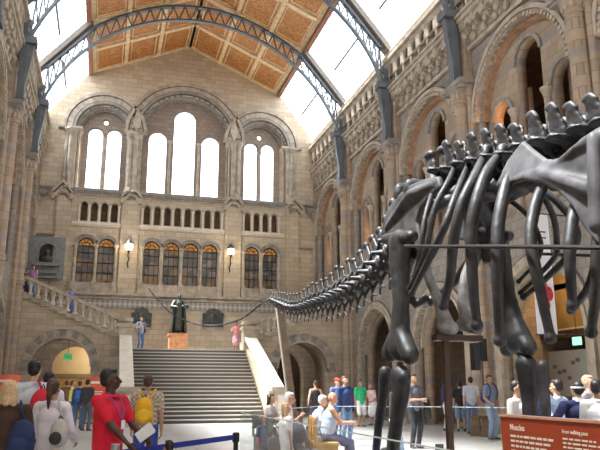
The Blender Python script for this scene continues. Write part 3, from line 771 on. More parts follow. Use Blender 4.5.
# ---- vertebra patterns (local: y along the spine towards the tail, z up)
def dorsal():
    m = MB()
    m.cap((0, -.13, 0), (0, .13, 0), .11, .12, sq=(1, 1)); m.ell((0, -.14, 0), (.16, .05, .16)); m.ell((0, .14, 0), (.17, .05, .17))
    m.ell((0, 0, .22), (.1, .11, .16))
    for s in (-1, 1):
        m.cap((s * .06, 0, .3), (s * .32, .03, .33), .1, .075, sq=(1.5, .5), side=(0, 1, 0))
        m.cap((s * .05, 0, .12), (s * .36, .02, .36), .03, .03)
        m.cap((s * .06, -.1, .3), (s * .09, -.2, .3), .045, .04); m.cap((s * .05, .1, .3), (s * .08, .2, .27), .04, .04)
        m.cap((s * .03, .0, .28), (s * .12, .06, .70), .062, .045, sq=(1.9, .6), side=(0, 1, 0)); m.ell((s * .125, .08, .74), (.034, .085, .05)); m.cap((s * .05, -.1, .32), (s * .1, -.03, .62), .026, .02)
    m.cap((0, .02, .3), (0, .06, .6), .05, .04, sq=(1.8, .6), side=(0, 1, 0))
    return m
def sacral():
    m = MB(); m.cap((0, -.18, 0), (0, .18, 0), .15, .15)
    m.ell((0, 0, .25), (.1, .14, .2)); m.cap((0, 0, .3), (0, .05, .66), .07, .06, sq=(1.8, .6), side=(0, 1, 0)); m.ell((0, .06, .7), (.07, .13, .07))
    for s in (-1, 1): m.cap((s * .08, 0, .12), (s * .5, 0, .1), .08, .09, sq=(1, 1.6), side=(0, 1, 0))
    return m
def caudal(front=True):
    m = MB(); m.cap((0, -.1, 0), (0, .1, 0), .09, .09); m.ell((0, -.11, 0), (.13, .035, .13)); m.ell((0, .11, 0), (.13, .035, .13))
    m.ell((0, .0, .14), (.06, .09, .09))
    m.cap((0, .02, .15), (0, .12, .42), .045, .04, sq=(1.6, .6), side=(0, 1, 0)); m.ell((0, .13, .45), (.05, .075, .05))
    for s in (-1, 1):
        m.cap((s * .08, 0, .03), (s * (.2 if front else .14), .05, .05), .045, .028)
        m.cap((s * .05, -.06, .16), (s * .06, -.2, .22), .028, .022); m.cap((s * .04, .08, .2), (s * .05, .16, .22), .025, .02)
    return m
def chevron():
    m = MB()
    for s in (-1, 1): m.cap((s * .07, 0, -.1), (0, .05, -.24), .022, .024)
    m.cap((0, .05, -.24), (0, .13, -.4), .028, .02, sq=(1.5, .7), side=(0, 1, 0)); m.cap((0, .07, -.32), (0, -.06, -.38), .02, .016)
    return m
protos = {}
for nm, fn, vx in (('dorsal_vertebra', dorsal, .02), ('sacral_vertebra', sacral, .025), ('caudal_vertebra', caudal, .016), ('chevron', chevron, .012)):
    protos[nm] = fn().build(nm, BONE, SK, vox=vx, rough=.035 if 'caudal' not in nm else .012)
used = set()
def put(nm, p, d, sc):
    o = protos[nm]
    if nm in used: o = o.copy(); COL.objects.link(o)
    used.add(nm)
    d = Vector(d).normalized(); x = d.cross(Vector((0, 0, 1))).normalized(); z = x.cross(d)
    M = Matrix((x, d, z)).transposed().to_4x4()
    o.matrix_local = Matrix.Translation(Vector(p) - Vector(SK.location)) @ M @ Matrix.Diagonal((sc[0], sc[1], sc[2], 1))
    return o
def sample(pts, step):
    """walk a polyline (Catmull-Rom) and give points with tangents; step is a function of the fraction"""
    P_ = [Vector(p) for p in pts]; P_ = [P_[0] * 2 - P_[1]] + P_ + [P_[-1] * 2 - P_[-2]]; dense = []
    for i in range(1, len(P_) - 2):
        for k in range(20):
            t = k / 20; a, b, c, d = P_[i - 1:i + 3]
            dense.append(.5 * ((2 * b) + (c - a) * t + (2 * a - 5 * b + 4 * c - d) * t * t + (3 * b - a - 3 * c + d) * t ** 3))
    dense.append(P_[-2]); L_ = sum((dense[i + 1] - dense[i]).length for i in range(len(dense) - 1)); out = []; acc = 0; nxt = 0
    for i in range(len(dense) - 1):
        seg = (dense[i + 1] - dense[i]).length
        while nxt <= acc + seg:
            out.append((dense[i].lerp(dense[i + 1], (nxt - acc) / seg), (dense[i + 1] - dense[i]).normalized(), nxt / L_)); nxt += step(nxt / L_)
        acc += seg
    return out
tail = [aX(u, v, 4.2) for u, v in [(405, 228), (392, 250), (381, 265), (370, 277), (355, 288), (340, 295), (319, 302), (295, 308), (281, 303.5), (271, 299)]]
for p, d, f in sample(tail, lambda f: .36 - .08 * f):
    s = 1.3 - .9 * f; j_ = random.uniform(.88, 1.1)
    hz = (1.5 - 1.08 * f) * j_
    put('caudal_vertebra', p, d, (s, 1.3 - .35 * f, hz))
    if f > .04: put('chevron', p, d, (s * 1.1, s, (1.3 - .8 * f) * random.uniform(.85, 1.15)))
whip = [aX(271, 299, 4.2), aY(262, 303, 18.4), aY(250, 313, 18.9), aY(240, 319.5, 19.4), aY(221, 325, 20.0), aY(204, 325.5, 20.4), aY(189, 322, 20.8), aY(171, 313, 21.2), aY(157, 299, 21.5), aY(147, 286, 21.7)]
ws = sample(whip, lambda f: .3)
for (p, d, f), (q, _, g_) in zip(ws[:-1], ws[1:]):
    r_ = .022 * (1 - f) ** 1.2 + .013
    MB().tube([p, p.lerp(q, .15), p.lerp(q, .5), p.lerp(q, .85), q], [r_ * 1.25, r_, r_ * .8, r_, r_ * 1.25], 8).build('whip_vertebra', BONE, SK, smooth=True).location = -Vector(SK.location)
back = [Vector((4.2, y, z)) for y, z in [(9.05, 3.86), (8.24, 3.97), (7.41, 3.88), (6.71, 3.76), (6.12, 3.65), (5.69, 3.59), (5.23, 3.51), (4.89, 3.47), (4.2, 3.45), (3.4, 3.55), (2.6, 3.8)]]
for p, d, f in sample(back, lambda f: .31):
    jit = random.uniform(-.08, .08)
    if p.y > 8.3: put('caudal_vertebra', p, -d, (1.1, 1.3, 1.0 + jit))
    elif p.y > 7.75: put('sacral_vertebra', p, -d, (1, 1, .95 + jit))
    else: put('dorsal_vertebra', p, -d, (1, 1.12, (.88 if p.y > 6 else .84 if p.y > 5 else .8) + jit))
# neck beyond the picture's right edge
for p, d, f in sample([Vector((4.2, 2.3, 3.9)), Vector((4.1, 1, 4.4)), Vector((4.0, -.6, 4.8)), Vector((4.0, -2.4, 5.0))], lambda f: .5):
    put('caudal_vertebra', p, -d, (1.1 - .4 * f, 2.2, .8 - .3 * f))
# ---- ribs: picture columns/rows on the flank's own depth, nearer side then mirrored
RIBS = [
 ([(440, 172, 4.0), (430, 200, 3.6), (424, 224, 3.45), (421, 250, 3.42), (413, 280, 3.5)], .03),
 ([(456, 163, 4.0), (449, 180, 3.65), (436, 205, 3.45), (429, 235, 3.38), (426, 252, 3.38), (409, 290, 3.45)], .034),
 ([(470, 160, 4.0), (458, 190, 3.6), (447, 220, 3.4), (437, 244, 3.36), (421, 275, 3.4), (412, 293, 3.45)], .04),
 ([(487, 150, 4.0), (474, 178, 3.6), (461, 206, 3.4), (453, 244, 3.34), (450, 279, 3.36), (442, 310, 3.42)], .052),
 ([(503, 150, 4.0), (487, 172, 3.6), (477, 200, 3.42), (471, 235, 3.35), (473, 283, 3.36), (477, 326, 3.42)], .055),
 ([(522, 155, 4.0), (508, 180, 3.6), (499, 220, 3.42), (497, 260, 3.36), (498, 300, 3.38), (500, 342, 3.44)], .055),
 ([(558, 165, 4.0), (541, 190, 3.6), (532, 220, 3.44), (531, 245, 3.38), (538, 280, 3.4), (551, 339, 3.5)], .048),
 ([(592, 172, 4.0), (578, 200, 3.65), (571, 230, 3.5), (570, 265, 3.45), (573, 312, 3.5)], .046),
 ([(625, 180, 4.0), (606, 205, 3.65), (598, 240, 3.5), (596, 290, 3.48), (590, 340, 3.55)], .044)]
for pts, r_ in RIBS:
    w3 = [aX(*p) for p in pts]; sm_ = [q for q, _, _ in sample(w3, lambda f: .07)]
    n_ = len(sm_); rr = [r_ * (.75 + .35 * math.sin(PI * min(1, i / n_ * 1.1)) + .12 * (i / n_)) for i in range(n_)]
    for mf in (lambda p: Vector(p), mirx):
        m = MB().tube([mf(p) for p in sm_], rr, 10)
        m.cap(mf(sm_[0]), mf(sm_[0] + Vector((.05, 0, -.22))), r_, r_ * .8); m.ell(mf(sm_[-1]), (r_ * 1.15,) * 3); m.ell(mf(sm_[0]), (r_ * 1.4, r_ * 1.4, r_ * 1.4))
        bone(m, 'rib', vox=.014)
# ---- flat blades from outlines: thick, rounded plates
def blade(outl, x, th, mf, extra=None):
    """outline points (u, v, X); thickened across"""
    w3 = [aX(*p) if len(p) == 3 else aX(p[0], p[1], x) for p in outl]; n_ = len(w3); m = MB()
    vs = [mf(p + Vector((-th / 2, 0, 0))) for p in w3] + [mf(p + Vector((th / 2, 0, 0))) for p in w3]
    import mathutils
    tris = mathutils.geometry.tessellate_polygon([[Vector((p.y, p.z, 0)) for p in w3]])
    fs = [t for t in tris] + [tuple(n_ + i for i in t[::-1]) for t in tris] + [(i, (i + 1) % n_, n_ + (i + 1) % n_, n_ + i) for i in range(n_)]
    m.add(vs, fs)
    for i in range(n_): m.cap(vs[i].lerp(vs[n_ + i], .5), vs[(i + 1) % n_].lerp(vs[n_ + (i + 1) % n_], .5), th * .55, th * .55, n=8, m=3)
    return m
def scap(mf):
    m = blade([(500, 185, 3.62), (510, 163, 3.66), (524, 145, 3.7), (533, 153, 3.66), (546, 163, 3.6), (558, 164, 3.55), (572, 152, 3.5), (588, 139, 3.48), (604, 129, 3.5), (632, 135, 3.5), (652, 165, 3.5), (648, 212, 3.5), (625, 246, 3.45), (603, 242, 3.45), (589, 226, 3.48), (577, 204, 3.5), (562, 189, 3.52), (545, 180, 3.55), (525, 177, 3.58)], 3.5, .07, mf)
    m.cap(mf(aX(594, 138, 3.42)), mf(aX(598, 225, 3.38)), .055, .07); m.cap(mf(aX(540, 172, 3.56)), mf(aX(594, 190, 3.42)), .05, .06)
    return m
TOPLIT = mat('toplit_grey_cast', (.075, .074, .078), .55, noise=.45, nscale=4, bump=.4)  # overhead light on the shoulder blades is put into this lighter grey
both(scap, 'scapula', vox=.02, sm=4, m=TOPLIT, label='broad shoulder blade, grey as if lit from above')
def ili(mf):
    m = blade([(384, 233), (388, 216), (397, 201), (410, 189), (424, 183), (439, 180), (441, 187), (430, 196), (422, 208), (417, 222), (421, 240), (422, 256), (413, 257), (409, 237), (397, 233)], 3.68, .09, mf)
    m.cap(mf(aX(388, 228, 3.66)), mf(aX(410, 195, 3.62)), .06, .07); m.cap(mf(aX(410, 195, 3.62)), mf(aX(436, 184, 3.66)), .07, .05)
    m.cap(mf(aX(420, 212, 3.72)), mf(aX(450, 200, 4.0)), .1, .08)
    return m
both(ili, 'ilium', vox=.022, sm=3, m=mat('toplit_dull_cast', (.05, .05, .05), .55, noise=.5, nscale=5, bump=.4))  # hip blades lighter than the other bones: top light in the colour
def tri(pts, rads, mf, sq=(1, .75), X=None):
    m = MB()
    for i in range(len(pts) - 1): m.cap(mf(pts[i]), mf(pts[i + 1]), rads[i], rads[i + 1], sq=sq, side=(0, 1, 0), n=16)
    return m
YV = Vector((0, 1, 0))
def femur(P0, cA, cB, hd, troch):
    m = MB()
    for i, (r0_, r1_, s0) in enumerate(((.185, .175, 1.1), (.175, .14, 1.05), (.14, .155, 1.05), (.155, .20, 1.1))): m.cap(P0[i], P0[i + 1], r0_, r1_, sq=(s0, .7), side=(0, 1, 0), n=16)
    for c in (cA, cB): m.cap(P0[3], c, .11, .115, sq=(1, 1)); m.cap(c, c + Vector((0, 0, -.02)), .115, .10)
    m.ell(P0[0] + Vector((hd, 0, .02)), (.15, .15, .13)); m.cap(troch[0], troch[1], .08, .08)
    return m
bone(femur([aX(400, 243, 3.5), aX(400, 262, 3.5), aX(401, 302, 3.5), aX(400, 328, 3.5), aX(400, 345, 3.5)], aX(390, 353, 3.5), aX(410, 355, 3.5), .18, (aX(387, 239, 3.47), aX(412, 236, 3.49))), 'femur', vox=.024, sm=4)
bone(femur([aX(496, 238, 4.9), aX(500, 262, 4.9), aX(507, 298, 4.9), aX(514, 325, 4.9), aX(518, 339, 4.9)], aX(508, 348, 4.9), aX(528, 347, 4.9), -.18, (aX(484, 236, 4.93), aX(508, 236, 4.91))), 'femur', vox=.024, sm=4)
def foot(c, d, front=True, mf=lambda p: p):
    """five splayed toes with claws; c = ankle point, d = heading"""
    m = MB(); d = Vector(d); s = Vector((d.y, -d.x, 0)); c = Vector(c); gz = .27
    m.ell(c, (.15, .15, .11))
    for i, a in enumerate((-55, -28, 0, 28, 55)):
        v = d * math.cos(R(a)) + s * math.sin(R(a)); p1 = c + v * .13 - Vector((0, 0, .04)); p2 = Vector((*(c + v * .24).xy, gz + .09)); p3 = Vector((*(c + v * .36).xy, gz + .05))
        m.cap(p1, p2, .06, .05); m.cap(p2, p3, .05, .045); m.cap(p3, p3 + v * .1 - Vector((0, 0, .02)), .04, .012)
    return m
def shin(tops, knee_x, mids, bots, X):
    pass
for X_, fib, tib, heading in ((3.5, [(385, 373), (383, 395), (378, 430), (376, 452)], [(400, 377), (401, 392), (396, 425), (392, 455)], (0, -1, 0)),
                              (4.9, [(526, 366), (528, 385), (530, 402), (531, 425)], [(542, 367), (543, 385), (545, 402), (546, 425)], (0, -1, 0))):
    q = 1 if X_ < 4 else 0
    a = [aX(*p, X_) for p in fib]; b_ = [aX(*p, X_) for p in tib]
    an = a[-1].lerp(b_[-1], .5); an.z = .62
    a.append(Vector((an.x, a[-1].y, .66))); b_.append(Vector((an.x, an.y - .05, .66)))
    if q:
        bone(tri(a, [.095, .075, .06, .058, .06], lambda p: p, sq=(1, .9)), 'fibula'); bone(tri(b_, [.155, .13, .10, .10, .12], lambda p: p, sq=(1, .8)).cap(b_[0] + YV * .1, b_[0] - YV * .12, .09, .09), 'tibia')
    else:
        bone(tri(a, [.145, .125, .105, .095, .1], lambda p: p, sq=(1, .9)), 'tibia'); bone(tri(b_, [.08, .075, .07, .065, .07], lambda p: p, sq=(1, .9)), 'fibula')
    bone(foot((an.x, an.y - .05, .5), heading), 'foot', vox=.016)
SUNLITB = mat('sunlit_grey_cast', (.26, .25, .24), .6, noise=.35, nscale=7, bump=.3)  # skylight sun on the pubes is put into this lighter cast colour
# pubes and ischia
bone(MB().tube([aX(421, 256, 3.72), aX(428, 276, 3.8), aX(439, 302, 3.95), aX(447, 326, 4.02)], [.09, .06, .07, .1], 12).cap(aX(443, 326, 4.0), aX(452, 328, 4.02), .085, .085), 'pubis', m=SUNLITB, label='pubis bone, pale grey as if sunlit')
bone(MB().tube([aX(478, 250, 4.68), aX(467, 275, 4.5), aX(463, 300, 4.42), aX(468, 326, 4.38)], [.1, .085, .085, .1], 12).cap(aX(461, 325, 4.36), aX(477, 328, 4.4), .08, .08), 'pubis', m=SUNLITB, label='pubis bone, pale grey as if sunlit')
bone(MB().tube([aX(409, 257, 3.74), aX(405, 275, 3.8), aX(406, 293, 3.95), aX(416, 304, 4.1), aX(428, 298, 4.2)], [.09, .07, .065, .075, .06], 12), 'ischium')
bone(MB().tube([mirx(aX(409, 257, 3.74)), mirx(aX(405, 275, 3.8)), mirx(aX(406, 293, 3.95)), mirx(aX(414, 303, 4.1))], [.09, .07, .065, .07], 12), 'ischium')
# fore limbs (outside the picture's right edge)
def forelimb(mf):
    g0 = aX(655, 262, 3.45); el = g0 + Vector((-.02, .28, -.92)); wr = Vector((g0.x, g0.y - .02, .85))
    return g0, el, wr
for mf in (lambda p: Vector(p), mirx):
    g0, el, wr = forelimb(mf)
    bone(MB().tube([mf(g0), mf(g0.lerp(el, .2)), mf(g0.lerp(el, .55)), mf(g0.lerp(el, .85)), mf(el)], [.15, .15, .09, .12, .14], 14), 'humerus')
    bone(MB().tube([mf(el - Vector((0, 0, .08))), mf(el.lerp(wr, .5)), mf(wr)], [.11, .06, .075], 12), 'ulna')
    bone(MB().tube([mf(el + Vector((.03, -.14, -.1))), mf(el.lerp(wr, .5) + Vector((.03, -.1, 0))), mf(wr + Vector((.0, -.1, 0)))], [.07, .045, .06], 12), 'radius')
    bone(foot(mf(wr + Vector((0, -.05, -.3))), (0, -1, 0)), 'foot', vox=.016)
# steelwork that carries the bones
RODM = mat('dark_rod', (.035, .03, .028), .5, .3)
st = MB().tube([aX(405, 246, 3.32), aX(450, 246.5, 3.26), aX(500, 246.5, 3.27), aX(550, 247, 3.3), aX(620, 248, 3.4)], .019, 8).build('support_rod', RODM, SK); st.location = -Vector(SK.location)
st = MB().tube([mirx(aX(405, 246, 3.32)), mirx(aX(450, 246.5, 3.26)), mirx(aX(500, 246.5, 3.27)), mirx(aX(550, 247, 3.3)), mirx(aX(620, 248, 3.4))], .019, 8).build('support_rod', RODM, SK); st.location = -Vector(SK.location)
for (u, v, X_), _r in zip([p[0][3] for p in RIBS[1:]], range(9)):
    pass
st = MB().box(3.88, 4.5, 7.57, 7.73, 2.07, 2.14).build('support_beam', mat('brown_steel', (.07, .035, .02), .5), SK); st.location = -Vector(SK.location)
for x, y in ((4.02, 7.65),):
    st = MB().box(x - .034, x + .034, y - .034, y + .034, .25, 2.08).build('support_post', MATS['brown_steel'], SK); st.location = -Vector(SK.location)
st = MB().box(4.38, 4.46, 7.6, 7.7, 1.72, 2.05).build('support_bracket', LEAD, SK); st.location = -Vector(SK.location)
st = MB().tube([Vector((4.2, 4.6, 3.4)), Vector((4.2, 4.6, .25))], .045, 10).build('support_post', STEEL, SK); st.location = -Vector(SK.location)
st = MB().tube([aX(400, 362, 3.5), aX(401, 378, 3.5)], .04, 8).build('knee_pin', STEEL, SK); st.location = -Vector(SK.location)
st = MB().tube([aX(518, 350, 4.9), aX(530, 368, 4.9)], .05, 8).build('knee_pin', STEEL, SK); st.location = -Vector(SK.location)
# plinth (below the picture's edge)
struct(MB().box(2.75, 5.75, 1.5, 11.2, 0, .25).build('floor_plinth', mat('plinth_grey', (.2, .2, .2), .6)))
# tail prop
tp = aX(280, 306, 4.2)
pr = thing('tail_support', 'leaning brown timber prop with a pale edge holding up the tail', 'prop', (tp.x + .35, 16.6, 0))
pl = pr.location
a = Vector((tp.x, tp.y, tp.z - .06)) - pl; b_ = Vector((0.05, -.2, 0))
MB().bar(a, b_, .16, .14).build('pole', mat('prop_timber', (.15, .10, .065), .6, noise=.2), pr)
MB().bar(a + Vector((-.10, -.02, 0)), b_ + Vector((-.10, -.02, 0)), .028, .1).build('edge_strip', mat('prop_pale', (.36, .32, .27), .5), pr)
MB().box(-.2, .3, -.4, .05, 0, .04).build('foot_plate', STEEL, pr)
MB().ring(0, 0, .1, .13, lambda p, q, d: (a.x + p, a.y + d, a.z + .1 - q), -.05, .05).build('cradle', STEEL, pr)

# ================================================================ THINGS ON THE LANDING AND WALLS
BRONZE = mat('dark_bronze', (.07, .072, .062), .42, .4, noise=.3, nscale=6)
sp_ = aY(178, 334, 39.6)
zt = sp_.z
pd = thing('pedestal', 'orange-brown stone pedestal under the bronze statue on the landing', 'pedestal', (sp_.x, 39.6, ZL))
MB().box(-.5, .5, -.45, .45, 0, zt - ZL - .12).build('block', ORNG, pd); MB().box(-.56, .56, -.5, .5, zt - ZL - .12, zt - ZL).build('cap', ORNG, pd); MB().box(-.6, .6, -.54, .54, 0, .14).build('base', ORNG, pd)
def plaque(u0, v0, u1, v1, label, arch_top=True):
    p, q = aY(u0, v0, 41), aY(u1, v1, 41); w_, h_ = (q.x - p.x) / 2, p.z - q.z
    o = thing('memorial_plaque', label, 'plaque', ((p.x + q.x) / 2, 40.99, q.z))
    MB().prism([(-w_, 0), (-w_, h_ * .72), (-w_ * .7, h_ * .74), (-w_ * .6, h_ * .9), (0, h_), (w_ * .6, h_ * .9), (w_ * .7, h_ * .74), (w_, h_ * .72), (w_, 0)], FY, -.08, .05).build('slab', BRONZE, o)
    MB().box(-w_ * 1.05, w_ * 1.05, -.12, .05, -.08, .02).box(-w_ * .8, w_ * .8, -.1, -.07, h_ * .15, h_ * .17).build('sill', TRIMG, o)
    m = MB(); m.ell((0, -.1, h_ * .5), (w_ * .3, .05, h_ * .22)); m.ell((-w_ * .55, -.09, h_ * .4), (w_ * .14, .03, h_ * .15)); m.ell((w_ * .55, -.09, h_ * .4), (w_ * .14, .03, h_ * .15))
    m.build('relief', BRONZE, o, smooth=True)
plaque(132, 307, 151, 328, 'dark bronze memorial plaque behind the man in jeans on the landing')
plaque(203, 308, 223, 328, 'dark bronze memorial plaque right of the statue')
# wall lanterns
def lantern(u, v, label):
    p = aY(u, v, 41.0); o = thing('wall_lantern', label, 'lantern', (p.x, 41.33, p.z))
    MB().lathe(0, -.33, [(.13, -.28), (.24, -.1), (.24, .12), (.15, .24)], 8).build('lamp_glass', mat('lantern_glow', (1, .9, .7), .4, emit=(1, .80, .50), estr=1.0), o)
    m = MB().lathe(0, -.33, [(.26, .12), (.27, .16), (.1, .36), (.03, .45)], 8).lathe(0, -.33, [(.03, -.42), (.13, -.28), (.15, -.26)], 8)
    for i in range(8): a_ = 2 * PI * i / 8; m.bar((.245 * math.cos(a_), -.33 + .245 * math.sin(a_), -.1), (.245 * math.cos(a_), -.33 + .245 * math.sin(a_), .14), .025, .025)
    m.build('lantern_frame', LEAD, o)
    MB().tube([(0, -.33, -.4), (-.03, -.3, -.6), (.05, -.12, -.75), (-.05, -.04, -1.0), (.03, -.02, -1.25)], .035, 8).build('scroll_bracket', LEAD, o)
    l = bpy.data.lights.new('lantern_light', 'POINT'); l.energy = 9; l.color = (1, .85, .62); l.shadow_soft_size = .2
    q = bpy.data.objects.new('lantern_light', l); COL.objects.link(q); q.parent = o; q.location = (0, -.75, 0)
lantern(129, 246, 'glowing wall lantern left of the four middle stained windows')
lantern(231, 251, 'glowing wall lantern right of the four middle stained windows')
# memorial with bust in a niche
p, q = aY(31, 237, L1), aY(63, 280, L1)
SLATE = mat('grey_slate', (.23, .24, .235), .6, noise=.15)
bn = thing('wall_memorial', 'grey stone memorial with a bust in a niche at left of the end wall', 'memorial', ((p.x + q.x) / 2, L1, q.z))
wd, hh = (q.x - p.x) / 2, p.z - q.z
plate('slab', [(-wd, 0), (wd, 0), (wd, hh), (-wd, hh)], [arch(.02, .45, hh * .4, hh * .66)], FY, -.25, -.02, SLATE, bn)
MB().box(-.5, .5, -.06, -.02, hh * .35, hh).build('niche_back', LEAD, bn)
MB().box(-.75, .75, -.5, -.25, hh * .3, hh * .38).box(-.6, .6, -.4, -.25, hh * .12, hh * .2).box(-.7, .7, -.4, -.25, 0.02, hh * .06).build('shelf', SLATE, bn)
MB().ell((.02, -.3, hh * .47), (.34, .18, .22)).ell((.02, -.32, hh * .62), (.13, .15, .19)).cap((.02, -.3, hh * .5), (.02, -.31, hh * .58), .08, .08).ell((.02, -.46, hh * .61), (.025, .04, .04)).build('bust', BRONZE, bn, vox=.025)
# exit sign
p = aY(68, 357, OY + 2.35)
es = thing('exit_sign', 'green lit exit sign with white arrow hanging in the left passage arch', 'sign', (p.x, OY + 2.3, p.z))
MB().box(-.22, .22, -.03, .03, -.14, .14).build('sign_box', mat('exit_green', (.02, .18, .06), .4, emit=(.02, .25, .08), estr=.25), es)
MB().prism([(-.14, -.02), (-.14, .02), (0, .02), (0, .07), (.12, 0), (0, -.07), (0, -.02)], FY, -.036, -.03).build('arrow', mat('sign_white', (.8, .85, .8), .5), es)
MB().tube([(0, 0, .13), (0, 0, 3.92 - p.z + .0)], .012, 6).build('hanging_rod', LEAD, es)
# doorway in the left passage and door on the right
WOOD = mat('oak_brown', (.30, .17, .07), .5, noise=.2)
dp = aY(75, 378, 44.9)
d1 = struct(MB().box(dp.x - 1.2, dp.x + 1.2, 44.85, 45.02, 0, 2.05).build('door_1', mat('warm_lit_doorway', (.45, .28, .12), .6, noise=.3, nscale=2)))
MB().box(dp.x - 1.35, dp.x - 1.2, 44.8, 45, 0, 2.3).box(dp.x + 1.2, dp.x + 1.35, 44.8, 45, 0, 2.3).box(dp.x - 1.35, dp.x + 1.35, 44.8, 45, 2.05, 2.3).build('door_frame', mat('grey_door_frame', (.2, .17, .12), .6), d1)
dp = aY(309, 400, 43.5)
d2 = struct(MB().box(dp.x - .55, dp.x + .55, 43.45, 43.6, 0, 2.3).build('door_2', DKB))
MB().box(dp.x - .3, dp.x + .3, 43.42, 43.46, .9, 2.1).build('pane', mat('dim_green_glass', (.10, .11, .08), .3), d2)
# red-orange information boards
ORB = mat('orange_red_board', (.72, .13, .06), .5); WHT = mat('white_print', (.85, .84, .8), .6)
x, y = ground(97, 30)
ib = thing('information_board', 'orange-red information board standing right of the entrance arch', 'board', (x, y, 0), R(0))
MB().box(-.38, .38, -.04, .04, .5, 1.95).build('panel', ORB, ib); MB().box(-.25, .1, -.05, -.04, 1.66, 1.76).box(-.25, .25, -.05, -.04, 1.3, 1.34).box(-.25, .2, -.05, -.04, 1.2, 1.24).build('print', WHT, ib)
MB().box(-.3, -.25, -.03, .03, 0, .5).box(.25, .3, -.03, .03, 0, .5).box(-.4, .4, -.2, .2, 0, .03).build('stand', LEAD, ib)
x, y = ground(6, 27)
ib = thing('information_board', 'orange-red information board behind the blonde woman', 'board', (x, y, 0))
MB().box(-.5, .5, -.04, .04, .5, 1.98).build('panel', ORB, ib); MB().box(-.35, .1, -.05, -.04, 1.7, 1.8).build('print', WHT, ib); MB().box(-.4, -.35, -.03, .03, 0, .5).box(.35, .4, -.03, .03, 0, .5).build('stand', LEAD, ib)
# banner
pb = aY(528, 213, 16.0); qb = aY(556, 335, 16.0)
WB = mat('banner_white', (.84, .85, .90), .7); CR = mat('banner_crimson', (.55, .05, .07), .6, noise=.4, nscale=8)
bw = .62; bz0 = qb.z; bz1 = pb.z
bx = aY(528, 213, 16).x
bn = thing('hanging_banner', 'tall white banner with crimson shapes hanging beside the right-hand arch', 'banner', (bx, 16.0, bz0))
Hb = bz1 - bz0
MB().box(0, bw, -.01, .01, 0, Hb).build('cloth', WB, bn)
m = MB()
for cx, cz, rx, rz in ((.30, .36, .13, .3), (.44, .33, .14, .2), (.2, .27, .12, .17), (.36, .24, .1, .14)): m.ell((cx, -.02, cz * Hb), (rx, .012, rz), n=14)
m.build('printed_picture', CR, bn, smooth=True)
MB().prism([(.24, .09 * Hb), (.18, .13 * Hb), (.18, .15 * Hb), (.38, .15 * Hb), (.38, .13 * Hb), (.32, .09 * Hb)], FY, -.02, -.008).build('emblem', mat('banner_ink', (.05, .04, .06), .6), bn)
m = MB()
for z in (.84, .79, .72): m.box(.28, .5, -.018, -.008, z * Hb, z * Hb + .035)
m.build('print', MATS['banner_ink'], bn)
for zz in (0, Hb): MB().tube([(-.05, 0, zz), (12.92 - bx, 0, zz)], .02, 8).build('banner_pole', LEAD, bn)
# the lit aisle bay on the right: brown-yellow back, ledge, panels of pictures, green lamp
OCH = mat('ochre_lit_wall', (.36, .24, .09), .6, noise=.25, nscale=1.2)  # yellow light of the bay is put into this wall's ochre
struct(MB().box(AX + HW + 2.3, AX + HW + 2.5, 15.3, 26, 3.4, 6.35).build('wall_aisle_display', OCH))
struct(MB().box(AX + HW + 1.9, AX + HW + 2.6, 15.3, 26.0, 3.15, 3.4).build('trim_95', DKB)); struct(MB().box(AX + HW + 1.86, AX + HW + 1.9, 15.3, 21.6, 3.42, 3.47).build('trim_96', PALE))
struct(MB().box(AX + HW + 2.3, AX + HW + 2.5, 15.3, 26.0, 4.9, 5.1).build('trim_97', DKB))
for k, (y0, y1) in enumerate(((22.0, 24.0), (19.4, 21.6), (15.6, 18.8))):
    o = thing('display_panel', ['pale display panel with small dark pictures, at the far end of the right aisle bay', 'pale display panel with small dark pictures behind the raised arm', 'pale display panel with small dark pictures at the picture edge'][k], 'panel', (AX + HW + 2.2, (y0 + y1) / 2, 0), 0)
    h_ = (y1 - y0) / 2
    MB().box(-.03, .03, -h_, h_, 1.2, 2.75).build('board', mat('panel_grey', (.5, .5, .48), .6), o)
    random.seed(k)
    for i in range(7): yy = -h_ * .85 + h_ * 1.6 * i / 7; z = random.uniform(1.5, 2.5); MB().box(-.04, -.03, yy, yy + .2, z, z + .13).build('printed_picture', mat('print_dark', (.2, .17, .16), .6), o)
    MB().box(-.02, .02, -h_ + .1, -h_ + .14, 0, 1.2).box(-.02, .02, h_ - .14, h_ - .1, 0, 1.2).build('stand', LEAD, o)
p = aX(577, 341, AX + HW + 1.7)
o = thing('green_sign', 'small pale green glowing sign above the display panels', 'sign', tuple(p))
MB().box(-.03, .03, -.2, .2, -.13, .13).build('sign_box', mat('green_glow', (.2, .6, .35), .5, emit=(.25, .75, .4), estr=.35), o); MB().tube([(0, 0, .12), (0, 0, 6.41 - p.z)], .012, 6).build('hanging_rod', LEAD, o)
# loudspeaker on the pier shaft
p = aX(483, 350, 12.6)
o = thing('loudspeaker', 'slim black column loudspeaker fixed low on a stone pier', 'loudspeaker', tuple(p))
MB().box(-.09, .09, -.11, .11, -.38, .38).build('cabinet', LEAD, o); MB().box(-.1, -.09, -.08, .08, -.33, .33).build('grille', mat('grille_black', (.015, .015, .015), .9), o)

